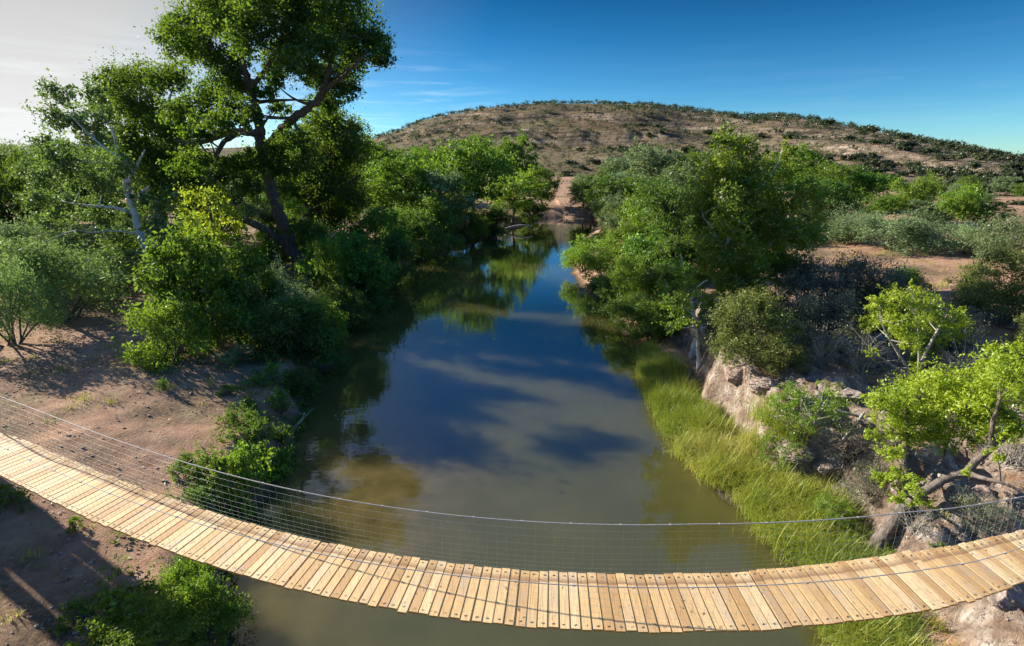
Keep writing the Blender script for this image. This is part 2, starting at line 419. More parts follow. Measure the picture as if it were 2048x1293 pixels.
def flat_mat(name, col, rough, metal=0.0, sc=20):
    m, nt, out = newmat(name); P = nd(nt, 'ShaderNodeTexCoord').outputs['Object']
    n = noise(nt, sc, 4, .6, P)
    c = ramp(nt, n, [(.3, tuple(.75 * v for v in col)), (.7, tuple(1.2 * v for v in col))])
    p = princ(nt, out, c, rough, .4); p.inputs['Metallic'].default_value = metal; return m
M['cable'] = flat_mat('galvanised_cable', (.36, .33, .30), .6, .1)
M['wire'] = flat_mat('galvanised_wire', (.38, .42, .37), .5, .2)
M['bolt'] = flat_mat('dark_staples', (.06, .05, .045), .6, .3)
M['timber'] = flat_mat('post_timber', (.25, .18, .12), .85)

def rock_mat():
    m, nt, out = newmat('limestone'); P = nd(nt, 'ShaderNodeTexCoord').outputs['Object']
    n = noise(nt, 2.5, 6, .65, P); n2 = noise(nt, 11, 5, .7, P)
    oi = nd(nt, 'ShaderNodeObjectInfo').outputs['Random']
    c = ramp(nt, n, [(.3, (.16, .115, .09)), (.5, (.30, .235, .19)), (.7, (.46, .39, .33))])
    c = mix(nt, math_(nt, 'MULTIPLY', oi, .5), c, (.34, .24, .18, 1))
    c = mix(nt, ramp(nt, n2, [(.3, (1, 1, 1)), (.42, (0, 0, 0))]), c, (.10, .085, .075, 1))
    princ(nt, out, c, .9, .15, n2, .8, .08); return m
M['rock'] = rock_mat()

# ------------------------------------------------------------------ sky and sun
AZ, EL = R(-62), R(24)
SUN = np.array([math.sin(AZ) * math.cos(EL), math.cos(AZ) * math.cos(EL), math.sin(EL)])
w = bpy.data.worlds.new('World'); scene.world = w; w.use_nodes = True
nt = w.node_tree; nt.nodes.clear()
wo = nt.nodes.new('ShaderNodeOutputWorld'); bg = nt.nodes.new('ShaderNodeBackground')
sky = nt.nodes.new('ShaderNodeTexSky'); sky.sky_type = 'NISHITA'; sky.sun_disc = False
sky.sun_elevation = EL; sky.sun_rotation = AZ % (2 * math.pi); sky.altitude = 1200; sky.air_density = 1.0; sky.dust_density = .4; sky.ozone_density = 3.0
hs = nt.nodes.new('ShaderNodeHueSaturation'); hs.inputs['Saturation'].default_value = 1.15; hs.inputs['Value'].default_value = 1.0
nt.links.new(sky.outputs[0], hs.inputs['Color'])
tc = nt.nodes.new('ShaderNodeTexCoord')
dt = nt.nodes.new('ShaderNodeVectorMath'); dt.operation = 'DOT_PRODUCT'; dt.inputs[1].default_value = tuple(SUN)
nt.links.new(tc.outputs['Generated'], dt.inputs[0])
sp = nt.nodes.new('ShaderNodeSeparateXYZ'); nt.links.new(tc.outputs['Generated'], sp.inputs[0])
tint = ramp(nt, sp.outputs[2], [(0, (.25, .38, .43)), (.10, (.13, .275, .345)), (.20, (.05, .19, .255)), (.30, (.01, .105, .155)), (.42, (.045, .23, .38)), (.58, (.2, .44, .66)), (.72, (.6, .8, .95)), (.85, (1, 1, 1))])
skc = mix(nt, 1.0, hs.outputs[0], tint, 'MULTIPLY')
gl = ramp(nt, dt.outputs['Value'], [(.54, (0, 0, 0)), (.68, (.08, .08, .08)), (.78, (.36, .36, .36)), (.85, (.92, .92, .92)), (.88, (1, 1, 1))])
glc = ramp(nt, sp.outputs[2], [(0, (1, 1, 1)), (.12, (.8, .8, .8)), (.3, (.52, .52, .52)), (1, (.5, .5, .5))])
glc = mix(nt, 1.0, glc, (2.45, 2.47, 2.45, 1), 'MULTIPLY')
c = mix(nt, gl, skc, glc)
# thin cirrus low over the hill
cz = noise(nt, 3.0, 5, .6, vmap(nt, tc.outputs['Generated'], (1.6, 1.6, 22)), .6)
band = ramp(nt, sp.outputs[2], [(.03, (0, 0, 0)), (.06, (1, 1, 1)), (.12, (.6, .6, .6)), (.2, (0, 0, 0))])
side = ramp(nt, math_(nt, 'MULTIPLY_ADD', sp.outputs[0], .5, .5), [(.34, (1, 1, 1)), (.44, (.9, .9, .9)), (.5, (.08, .08, .08)), (1, (.12, .12, .12))])
cf = math_(nt, 'MULTIPLY', math_(nt, 'MULTIPLY', ramp(nt, cz, [(.5, (0, 0, 0)), (.72, (.3, .3, .3))]), band), side)
c = mix(nt, cf, c, (3.4, 3.6, 3.9, 1))
nt.links.new(c, bg.inputs['Color']); bg.inputs['Strength'].default_value = .15
nt.links.new(bg.outputs[0], wo.inputs[0])
sl = bpy.data.lights.new('sun', 'SUN'); sl.energy = 4.8; sl.angle = R(.5); sl.color = (1, .93, .82)
so = bpy.data.objects.new('sun', sl); link(so); so.rotation_euler = Vector(SUN).to_track_quat('Z', 'Y').to_euler()
scene.view_settings.view_transform = 'Standard'; scene.view_settings.look = 'None'
scene.view_settings.exposure = 1.4; scene.view_settings.gamma = 1

# ------------------------------------------------------------------ ground, water
def axis(lo, hi, f0, f1, s0, k):
    out = list(np.arange(f0, f1, s0)); a = out[-1]
    while a < hi: a += max(s0, s0 + (a - f1) * k); out.append(a)
    a = f0; pre = []
    while a > lo: a -= max(s0, s0 + (f0 - a) * k); pre.append(a)
    return np.array(pre[::-1] + out)
gx = axis(-2500, 2500, -14, 18, .14, .06); gy = axis(-60, 3000, 5, 32, .14, .045)
GX, GY = np.meshgrid(gx, gy)
Z, D, RT, RK = height(GX, GY, True)
nx, ny = len(gx), len(gy)
ii = (np.arange(ny - 1)[:, None] * nx + np.arange(nx - 1)[None, :]).reshape(-1)
GQ = np.stack([ii, ii + 1, ii + nx + 1, ii + nx], 1)
gv = np.stack([GX, GY, Z], -1).reshape(-1, 3)
slope = np.hypot(*np.gradient(Z, gy, gx))
rk = np.clip(RK * (.35 + .9 * sm((slope - .35) / .6)), 0, 1)
g_me = mesh_np('ground', gv, GQ, M['ground'], True, {'rock': ('POINT', rk.ravel()), 'wet': ('POINT', np.clip((Z.ravel() - .02) / .22, 0, 1))})
tag(obj('ground', g_me), None, None, None, 'structure')

wx = np.arange(-30, 31, .5); wy = np.concatenate([np.arange(-30, 60, .5), np.arange(60, 125, 1.0)])
WX, WY = np.meshgrid(wx, wy); WD = sdist(WX, WY)
shal = np.exp(-((WX + 5.2) ** 2 / 16 + (WY - 15) ** 2 / 26)) * 1.1 + .75 * sm((9.5 - WY) / 2) * sm((1.5 - WX) / 5) + .45 * np.exp(-(np.maximum(-WD, 0) / .9) ** 2)
ii = (np.arange(len(wy) - 1)[:, None] * len(wx) + np.arange(len(wx) - 1)[None, :]).reshape(-1)
w_me = mesh_np('water', np.stack([WX, WY, 0 * WX], -1).reshape(-1, 3), np.stack([ii, ii + 1, ii + len(wx) + 1, ii + len(wx)], 1), M['water'], True, {'shallow': ('POINT', np.clip(shal, 0, 1).ravel())})
tag(obj('water', w_me), None, None, None, 'structure')

# ------------------------------------------------------------------ hill
RIDGE = [(-900, 330), (-200, 318), (300, 300), (600, 292), (735, 288), (760, 274), (800, 262), (850, 240), (900, 229), (1000, 216), (1100, 208), (1200, 208), (1300, 214), (1350, 222),
         (1420, 230), (1500, 239), (1560, 238), (1620, 243), (1700, 256), (1780, 270), (1850, 286), (1950, 304), (2048, 322), (2400, 352), (3500, 380)]
raz = np.array([math.atan2(ray(*p)[0], ray(*p)[1]) for p in RIDGE])
rte = np.array([ray(*p)[2] / math.hypot(ray(*p)[0], ray(*p)[1]) for p in RIDGE])
def px_az(px): d = ray(px, 340); return math.atan2(d[0], d[1])
_fa = [px_az(p) for p in (-900, 700, 1000, 1400, 1750, 2048, 3000)]
F_R = [300, 290, 235, 190, 140, 105, 80]; R_R = [520, 520, 430, 380, 330, 280, 240]
def hill_h(az, r):
    Fq = np.interp(az, _fa, F_R); Rq = np.interp(az, _fa, R_R)
    zr = H + Rq * np.interp(az, raz, rte)
    x, y = r * np.sin(az), r * np.cos(az)
    t = (r - Fq) / (Rq - Fq)
    tt = t + .035 * fbm(x * .012, y * .012, o=3, s=51)
    g = .62 * np.clip(tt, 0, 1) ** .85 + .38 * sm(np.clip(tt, 0, 1) * .95 + .02)
    cl = 0; cm = 0
    for t0, a, wd in ((.50, .15, .008), (.63, .12, .007), (.72, .07, .006), (.40, .09, .008), (.28, .05, .008), (.83, .05, .006)):
        k = a * (.35 + 1.1 * np.clip(.5 + .9 * fbm(x * .02, y * .02, o=2, s=61 + int(t0 * 100)), 0, 1))
        q = (tt - t0 + .02 * fbm(x * .05, y * .05, o=3, s=71)) / wd
        cl = cl + k * (1 / (1 + np.exp(-np.clip(q, -30, 30))) - np.clip(tt, 0, 1)); cm = cm + (k / .08) * np.exp(-q * q * .5)
    zf = 3.0
    z = zf + (zr - zf) * np.clip(g + cl, 0, None) / 1.0
    top = np.where(t > 1, -(r - Rq) * .12 - ((r - Rq) * .02) ** 2, 0)
    z = z + top + (1 - np.clip(np.abs(t - 1) * 4, 0, 1)) * 0
    z = z + sm(t * 6) * (1.2 * fbm(x * .04, y * .04, o=4, s=81) + .5 * fbm(x * .2, y * .2, o=3, s=91)) * np.clip(1.3 - t, .35, 1)
    z = np.where(t < 0, zf + t * 30, z)
    return z, np.clip(cm, 0, 1), t
haz = np.linspace(px_az(-900), px_az(3000), 620)
ht = np.concatenate([np.linspace(-.08, 1.1, 330), np.linspace(1.12, 2.6, 30)])
HA, HT = np.meshgrid(haz, ht)
Fq = np.interp(HA, _fa, F_R); Rq = np.interp(HA, _fa, R_R); HRr = Fq + (Rq - Fq) * HT
HZz, HC, _ = hill_h(HA, HRr)
pale = sm((HA - px_az(1250)) / .5) * .75
ii = (np.arange(len(ht) - 1)[:, None] * len(haz) + np.arange(len(haz) - 1)[None, :]).reshape(-1)
hq = np.stack([ii, ii + 1, ii + len(haz) + 1, ii + len(haz)], 1)
h_me = mesh_np('hill', np.stack([HRr * np.sin(HA), HRr * np.cos(HA), HZz], -1).reshape(-1, 3), hq, M['hill'], True, {'cliff': ('POINT', HC.ravel()), 'pale': ('POINT', pale.ravel())})
tag(obj('hill', h_me), None, None, None, 'structure')

# juniper bushes of the hillside
def juniper_mesh(i):
    rg = np.random.default_rng(900 + i)
    cl = [((rg.normal() * .55, rg.normal() * .55, .7 + .9 * rg.random()), .55 + .4 * rg.random(), 90) for _ in range(9)]
    V, Q, A = leaf_cloud(cl, .42, rg, .7, .85, .3, tuft=20, sig=.3)
    V[:, 2] = np.maximum(V[:, 2], -.2)
    return mesh_np('juniper_bush', V, Q, M['junip'], False, {'lv': ('FACE', A)})
JM = [juniper_mesh(i) for i in range(5)]
rj = np.random.default_rng(17)
na = 9000
az = rj.uniform(px_az(600), px_az(2150), na); tt = rj.uniform(.0, 1.04, na) ** .8
keep = (rj.random(na) < (.20 + .12 * sm((az - px_az(1300)) / .4) + .45 * sm((tt - .84) / .16) + .22 * (fbm(az * 9, tt * 5, s=5, o=2) > .1)))
az, tt = az[keep], tt[keep]
rr = np.interp(az, _fa, F_R) + (np.interp(az, _fa, R_R) - np.interp(az, _fa, F_R)) * tt
zz, cc, _ = hill_h(az, rr)
sc = rj.uniform(.35, 1.1, len(az)) ** 1.2 * np.where(tt > .85, 1.15, 1.25) * (rr / 300) ** .35
order = np.argsort(-(sc / rr)); NJ = min(290, len(order))
for k in order[:NJ]:
    o = obj('juniper_bush', JM[int(rj.integers(5))]); s = float(sc[k])
    o.location = (rr[k] * math.sin(az[k]), rr[k] * math.cos(az[k]), zz[k] - .15); o.scale = (s * float(rj.uniform(.85, 1.35)), s * float(rj.uniform(.85, 1.35)), s * float(rj.uniform(.75, 1.1)))
    o.rotation_euler = (0, 0, float(rj.uniform(0, 6.28)))
    tag(o, 'dark green juniper bush dotted on the dry rocky hillside', 'bush', 'junipers dotted over the hill')
g = Geo()
JA = []
for m_ in JM:
    n = len(m_.vertices); a = np.empty(n * 3, np.float32); m_.vertices.foreach_get('co', a); JA.append(a.reshape(-1, 4, 3))
for k in order[NJ:]:
    a = JA[int(rj.integers(5))]; s = float(sc[k])
    sel = rj.choice(len(a), 70, replace=False)
    V = a[sel].reshape(-1, 3) * s * 1.15 + np.array([rr[k] * math.sin(az[k]), rr[k] * math.cos(az[k]), zz[k] - .15])
    g.add(V, np.arange(len(V)).reshape(-1, 4), rj.random(len(sel)))
if g.n:
    tag(obj('hillside_scrub', g.mesh('hillside_scrub', M['junip'])), 'small dark junipers scattered thinly over the farther hillside', 'scrub', None, 'stuff')

# ------------------------------------------------------------------ bridge
BP = (6.46249327, -.110479716, .0254171862, .000404113894, -6.55793818, .00399498657, -.000203284468, -.00050253475, .899290088, -.000045246273, .2081126, .006135488)
def b_raw(x):
    y = BP[0] + BP[1] * x + BP[2] * x ** 2 + BP[3] * x ** 3
    z = H + BP[4] + BP[5] * x + BP[6] * x ** 2 + BP[7] * x ** 3 + BP[9] * x ** 4
    return y, z
def b_at(x):
    x = np.asarray(x, float); xc = np.clip(x, -13.6, 7.6)
    y, z = b_raw(xc); e = 1e-3
    y1, z1 = b_raw(xc + e); y0, z0 = b_raw(xc - e)
    q = np.stack([x, y + (x - xc) * (y1 - y0) / (2 * e), z + np.sign(x - xc) * (z1 - z0) / (2 * e) * 1.5 * (1 - np.exp(-np.abs(x - xc) / 1.5))], -1)
    k = (6.58 - .0012 * x * x) / (H - q[..., 2])
    q = q * k[..., None]; q[..., 2] += H * (1 - k)
    return q
xs = np.linspace(-30, 15, 5000); cp = b_at(xs)
arc = np.concatenate([[0], np.cumsum(np.linalg.norm(np.diff(cp, axis=0), axis=1))])
def b_frame(s):
    x = np.interp(s, arc, xs); p = b_at(x); q = b_at(x + .01); t = unit(q - p)
    n = unit(np.stack([-t[..., 1], t[..., 0], 0 * t[..., 0]], -1))
    xx = np.asarray(np.clip(x, -13.6, 10.6))
    acr = n * (BP[8] + .13 - .0004 * xx * xx - .1 * np.maximum(xx - 7.2, 0))[..., None] + np.stack([0 * x, 0 * x, .06 + BP[11] * xx], -1)
    W = np.linalg.norm(acr, axis=-1, keepdims=True); acr = acr / W
    upv = np.cross(t, acr)
    return p, t, acr, upv, W
bridge = empty('suspension_footbridge', b_at(0.0), 'narrow timber plank suspension footbridge sagging across the river in front', 'footbridge')
B0 = np.array(bridge.location)
pitch, pw, pt = .1625, .1385, .038
S = np.arange(.3, arc[-1] - .3, pitch)
rb = np.random.default_rng(5)
V = []; Q = []; A = []; E_ = []; UV = []
for i, s in enumerate(S):
    p, t, a, u, W = b_frame(s); W = float(W[0])
    pw = .1385 + float(np.clip(rb.normal() * .004, -.008, .008))
    hw = W / 2; jx = rb.normal() * .004; js = rb.normal() * .010; tw = rb.normal() * .006
    c = p + a * js + u * rb.normal() * .002
    t2 = unit(t + a * tw)
    cs = []
    for dz in (-pt, 0):
        for da, dtt in ((-hw, -pw / 2), (-hw, pw / 2), (hw, pw / 2), (hw, -pw / 2)):
            cs.append(c + a * da + t2 * (dtt + jx) + u * dz)
    n0 = len(V); V += cs
    faces = [(4, 7, 6, 5), (0, 1, 2, 3), (0, 4, 5, 1), (1, 5, 6, 2), (2, 6, 7, 3), (3, 7, 4, 0)]
    val = float(np.clip(rb.normal(.5, .3), 0, 1)); 
    if rb.random() < .06: val = 0.0
    ro = int(rb.integers(0, 90)); rv = rb.random() * 40
    cu = {0: (0, 0), 1: (0, 1), 2: (1, 1), 3: (1, 0)}
    for fi, fc in enumerate(faces):
        Q.append([n0 + k for k in fc]); A.append(val); E_.append(1.0 if fi in (2, 4) else 0.0)
        for k in fc:
            uu, vv = cu[k % 4]; UV.append((ro + .001 + uu * .998, rv + vv * pw))
V = np.array(V) - B0
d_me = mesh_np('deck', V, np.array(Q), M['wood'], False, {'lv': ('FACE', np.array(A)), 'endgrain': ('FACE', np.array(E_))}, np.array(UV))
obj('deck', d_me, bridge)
# staples where each plank is tied to the cables underneath
gb = Geo()
for s in S:
    p, t, a, u, W = b_frame(s); W = float(W[0])
    for side in (-1, 1):
        k = side * (W / 2 - (.065 if side < 0 else .075))
        c = p + a * k + u * .003 - B0
        j = rb.normal() * .008
        for (da, dt, la, lt) in ((0, j, .004, .034), (.009, j + .010, .018, .005), (-.006, j - .014, .006, .008)):
            if rb.random() < .15: continue
            cc_ = c + a * da + t * dt
            q = np.array([cc_ - a * la / 2 - t * lt / 2, cc_ + a * la / 2 - t * lt / 2, cc_ + a * la / 2 + t * lt / 2, cc_ - a * la / 2 + t * lt / 2])
            q = np.vstack([q, q + u * .006])
            gb.add(q, np.array([(4, 5, 6, 7), (0, 1, 5, 4), (1, 2, 6, 5), (2, 3, 7, 6), (3, 0, 4, 7)]))
obj('deck_staples', gb.mesh('deck_staples', M['bolt']), bridge)['kind'] = 'stuff'
sd = np.linspace(.2, arc[-1] - .2, 260)
pf, tf, af, uf, Wf = b_frame(sd)
ZUP = np.array([0, 0, 1.0])
def rail_h(side):
    x = np.interp(sd, arc, xs)
    h = (.95 if side > 0 else .84) - (.035 * np.maximum(x - 3, 0) if side > 0 else 0) + .00035 * (x - 2) ** 2
    return h
for side in (-1, 1):
    base = pf + af * (side * Wf / 2)
    g = Geo(); g.add(*tube(base - uf * .062 - af * side * .07 - B0, .016, 6)); obj('support_cable', g.mesh('support_cable', M['cable'], True), bridge)
    hh = rail_h(side)
    out = af * side * .03
    top = base + ZUP * hh[:, None] + out
    g = Geo(); g.add(*tube(top - B0,   .0095 if side > 0 else .0075, 6))
    gc = g
    for s in np.arange(.5, arc[-1], .82):
        q = np.array([np.interp(s, sd, top[:, k]) for k in range(3)]) - B0
        gc.add(*box(q, .026, .026, .026))
    obj('handrail_cable', g.mesh('handrail_cable', M['cable']), bridge)
    g = Geo()
    for f_ in (.02, .10, .19, .29, .41, .55, .71, .86):
        g.add(*tube(base + out * f_ + ZUP * (hh * f_)[:, None] + uf * .004 - B0, .0009, 3))
    for s in np.arange(.3, arc[-1] - .3, .1625):
        b_ = np.array([np.interp(s, sd, base[:, k]) for k in range(3)]); tp = np.array([np.interp(s, sd, top[:, k]) for k in range(3)])
        b2 = b_ + (tp - b_) * (1.0 if rb.random() < .25 else .86)
        g.add(*tube(np.array([b_, (b_ + b2) / 2 + rb.normal(size=3) * .008, b2]) - B0, .0014, 3))
    obj('wire_mesh', g.mesh('wire_mesh', M['wire']), bridge)
# timber end frame on the left bank, just outside the picture; its shadow falls on the sand
pe, te, ae, ue, We = b_frame(float(np.interp(-22.3, cp[:, 0], arc)))
for side in (-1, 1):
    g = Geo(); q = pe + ae * side * (float(We[0]) / 2 + .22); z0 = gz(q[0], q[1]) - .3; z1 = pe[2] + 4.1
    V_, Q_ = box((0, 0, 0), .26, .26, z1 - z0); g.add(V_ + np.array([q[0], q[1], (z0 + z1) / 2]) - B0, Q_)
    obj('end_post', g.mesh('end_post', M['timber']), bridge)
for hz_ in (3.4, 1.9, -.15):
    g = Geo(); a_ = pe - ae * (float(We[0]) / 2 + .5); b_ = pe + ae * (float(We[0]) / 2 + .5)
    g.add(*tube(np.array([a_, b_]) + ZUP * hz_ - B0, .16, 4)); obj('cross_beam', g.mesh('cross_beam', M['timber']), bridge)

# ------------------------------------------------------------------ plants: prototypes
def trunk_to(g, a, tips, r0, rg, sides=6, sway=.12):
    for tip, rt in tips:
        tip = np.asarray(tip, float); a_ = np.asarray(a, float); L = np.linalg.norm(tip - a_)
        mid = (a_ * .45 + tip * .55) + rg.normal(size=3) * L * sway; mid[2] += L * .05
        P = bez(a_, mid, tip, 8)
        g.add(*tube(P, np.linspace(r0, rt, 8), sides, .06, rg))

def broad_proto(i, hgt=8.0, wid=7.5, th=1.6, nc=24, nl=15000, leaf=.2, mat='broad', bark='bark', cr=.19):
    rg = np.random.default_rng(100 + i)
    cl = []; tot = 0
    for k in range(nc):
        for _ in range(30):
            d = unit(rg.normal(size=3)); q = rg.random() ** .33
            ez = (hgt - th) / 2; c = np.array([d[0] * wid / 2 * .80 * q, d[1] * wid / 2 * .80 * q, th + ez + d[2] * ez * .82 * q])
            if c[2] < th + ez and np.hypot(c[0], c[1]) > wid * .42: continue
            if all(np.linalg.norm(c - o[0]) > wid * .15 for o in cl): break
        cl.append((c, wid * cr * (.6 + .65 * rg.random())))
    tot = sum(r * r for _, r in cl)
    V, Q, A = leaf_cloud([(c, r, nl * r * r / tot) for c, r in cl], leaf, rg, .65, .72)
    crown = mesh_np('crown', V, Q, M[mat], False, {'lv': ('FACE', A)})
    g = Geo(); r0 = wid * .028
    n_main = 3
    forks = [np.array([rg.normal() * wid * .07, rg.normal() * wid * .07, th + (hgt - th) * (.15 + .18 * k)]) for k in range(n_main)]
    P = spline([(0, 0, -.3), (rg.normal() * .1, rg.normal() * .1, th * .6)] + forks, 4); g.add(*tube(P, np.linspace(r0, r0 * .35, len(P)), 7, .05, rg))
    for c, r in cl:
        f = min(forks, key=lambda q: np.linalg.norm(q - c) + (3 if q[2] > c[2] else 0)); trunk_to(g, f, [(c, .015)], r0 * .42, rg, 5)
    return (crown, g.mesh('trunk', M[bark], True), hgt, wid)

def shrub_proto(i, hgt=3.0, wid=4.5, nst=9, nl=13000, leaf=.10, mat='mesq', bark='darktwig', asp=.4, low=.25, ncl=26, cr=.16):
    rg = np.random.default_rng(300 + i); g = Geo(); cl = []
    for k in range(ncl):
        an = rg.uniform(0, 2 * np.pi); q = rg.random() ** .5; e = rg.uniform(low, 1.0)
        rad = wid / 2 * .86 * q * math.sqrt(max(.08, 1 - (max(e - .35, 0) / .75) ** 2))
        c = np.array([math.cos(an) * rad, math.sin(an) * rad, hgt * .92 * e * (1 - .12 * q)])
        cl.append((c, wid * cr * (.65 + .6 * rg.random())))
    for k in range(nst):
        c = cl[k % len(cl)][0]; b = rg.normal(size=3) * .12 * wid / 4; b[2] = -.15
        m_ = np.array([c[0] * .45, c[1] * .45, c[2] * .55]) + rg.normal(size=3) * .12
        P = bez(b, m_, c, 8); g.add(*tube(P, np.linspace(.05 * wid / 4.5, .012, 8), 5, .05, rg))
        for _ in range(5):
            j = int(rg.integers(3, 7)); e_ = cl[int(rg.integers(len(cl)))][0]
            if np.linalg.norm(e_ - P[j]) < wid * .4: g.add(*tube(bez(P[j], (P[j] + e_) / 2 + rg.normal(size=3) * .1, e_, 6), np.linspace(.022, .006, 6), 4))
    tot = sum(r * r for _, r in cl)
    V, Q, A = leaf_cloud([(c, r, nl * r * r / tot) for c, r in cl], leaf, rg, asp, .8, .25, tuft=36, sig=.24)
    keep = V.reshape(-1, 4, 3)[:, :, 2].min(1) > -.05
    V = V.reshape(-1, 4, 3)[keep].reshape(-1, 3); A = A[keep]; Q = np.arange(len(V)).reshape(-1, 4)
    return (mesh_np('crown', V, Q, M[mat], False, {'lv': ('FACE', A)}), g.mesh('stems', M[bark], True), hgt, wid)

def twiggy_proto(i, hgt=2.6, wid=4.0, n=420, bark='darktwig', leaves=3500, mat='drytwig', leaf=.06):
    rg = np.random.default_rng(500 + i); g = Geo(); ends = []
    for k in range(n // 7):
        d = unit(np.array([rg.normal(), rg.normal(), .5 + abs(rg.normal()) * .6])); L = rg.uniform(.55, 1.0)
        e = d * np.array([wid / 2, wid / 2, hgt]) * L
        b = np.array([rg.normal() * .2, rg.normal() * .2, -.05]); m_ = e * .5 + np.array([0, 0, hgt * .12]) + rg.normal(size=3) * .15
        P = bez(b, m_, e, 8); g.add(*tube(P, np.linspace(.022, .006, 8), 3))
        for _ in range(6):
            j = int(rg.integers(3, 8)); q = P[j] + unit(rg.normal(size=3) + d * .9) * rg.uniform(.25, .7)
            g.add(*tube(bez(P[j], (P[j] + q) / 2 + rg.normal(size=3) * .06, q, 4), np.linspace(.009, .003, 4), 3)); ends.append(q)
    ends = np.array(ends); ends[:, 2] = np.maximum(ends[:, 2], .1)
    cl = [(e, .28, leaves / 90) for e in ends[rg.choice(len(ends), 90, replace=False)]]
    V, Q, A = leaf_cloud(cl, leaf, rg, .45, .9, .2, tuft=12, sig=.35)
    return (mesh_np('crown', V, Q, M[mat], False, {'lv': ('FACE', A)}), g.mesh('stems', M[bark], True), hgt, wid)

BR = [broad_proto(i, wid=7.0 + .5 * (i % 3), nc=22 + 3 * (i % 3)) for i in range(5)]
BRL = [broad_proto(20 + i, mat='limedeep', nl=13000) for i in range(2)]
BRD = [broad_proto(30 + i, th=.9, mat='dark', nl=15000) for i in range(3)]
BRO = [broad_proto(40 + i, th=.5, hgt=7, wid=6.5, mat='sage', nl=15000, leaf=.18) for i in range(2)]
MQ = [shrub_proto(i, nl=17000) for i in range(3)]
SG = [shrub_proto(10 + i, hgt=2.6, wid=4.5, mat='sage', nl=15000, leaf=.11, low=.12) for i in range(3)]
LMD = [shrub_proto(95 + i, hgt=3.0, wid=3.6, nst=9, mat='limedeep', bark='twig', nl=8000, leaf=.075, asp=.5, low=.15, ncl=34, cr=.12) for i in range(2)]
BU = [shrub_proto(20 + i, hgt=3.0, wid=3.6, mat='broad', nl=14000, leaf=.11, asp=.6, low=.06, ncl=30, cr=.17) for i in range(3)]
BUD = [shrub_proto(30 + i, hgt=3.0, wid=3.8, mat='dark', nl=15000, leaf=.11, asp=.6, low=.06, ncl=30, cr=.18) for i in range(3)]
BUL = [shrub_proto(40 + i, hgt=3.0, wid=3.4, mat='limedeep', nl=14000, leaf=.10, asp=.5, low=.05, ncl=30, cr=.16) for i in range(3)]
OL = [shrub_proto(50 + i, hgt=3.0, wid=3.8, mat='olive', nl=22000, leaf=.075, asp=.5, low=.1, ncl=34, cr=.15) for i in range(2)]
LM = [shrub_proto(60 + i, hgt=3.0, wid=3.4, nst=7, mat='lime', bark='twig', nl=11000, leaf=.085, asp=.45, low=.3, ncl=30, cr=.12) for i in range(3)]
HB = [shrub_proto(70 + i, hgt=1.0, wid=1.2, nst=6, mat='limedeep', nl=2200, leaf=.075, asp=.5, low=.05, ncl=16, cr=.18) for i in range(3)]
HBD = [shrub_proto(80 + i, hgt=1.0, wid=1.3, nst=6, mat='broad', nl=2600, leaf=.06, asp=.5, low=.05, ncl=16, cr=.18) for i in range(2)]
GBR = [shrub_proto(90 + i, hgt=2.6, wid=4.0, nst=16, mat='brush', nl=17000, leaf=.075, asp=.4, low=.08, ncl=36, cr=.14) for i in range(3)]
TW = [twiggy_proto(i) for i in range(2)]
TWP = [twiggy_proto(10, 2.2, 3.0, 300, 'twig', 900, 'sage', .05)]
KIND = dict(BR=BR, BRL=BRL, BRD=BRD, BRO=BRO, MQ=MQ, SG=SG, BU=BU, BUD=BUD, BUL=BUL, OL=OL, LM=LM, HB=HB, HBD=HBD, LMD=LMD, TW=TW, TWP=TWP, GBR=GBR)
TREES = ('BR', 'BRL', 'BRD', 'BRO')
cnt = {}
def plant(kind, base, top, width, name, label, cat, group=None, dz=-.05, squash=1.0):
    """base: photo pixel where it stands; top: pixel row of its tip; width in pixels"""
    P = ground_at(*base); d = ray(base[0], top)
    h = max(.3, H + P[1] * d[2] / d[1] - P[2]); wd = width * zdepth(P) / F
    k = cnt.get(kind, 0); cnt[kind] = k + 1
    cr, tr, ph, pwid = KIND[kind][k % len(KIND[kind])]
    root = empty(name, (P[0], P[1], P[2] + dz), label, cat, group)
    sx = wd / pwid; sz = h / ph
    root.scale = (sx, sx * squash, sz); root.rotation_euler = (0, 0, (k * 2.4) % 6.283)
    obj('trunk' if kind in TREES else 'stems', tr, root); obj('crown', cr, root)
    return root

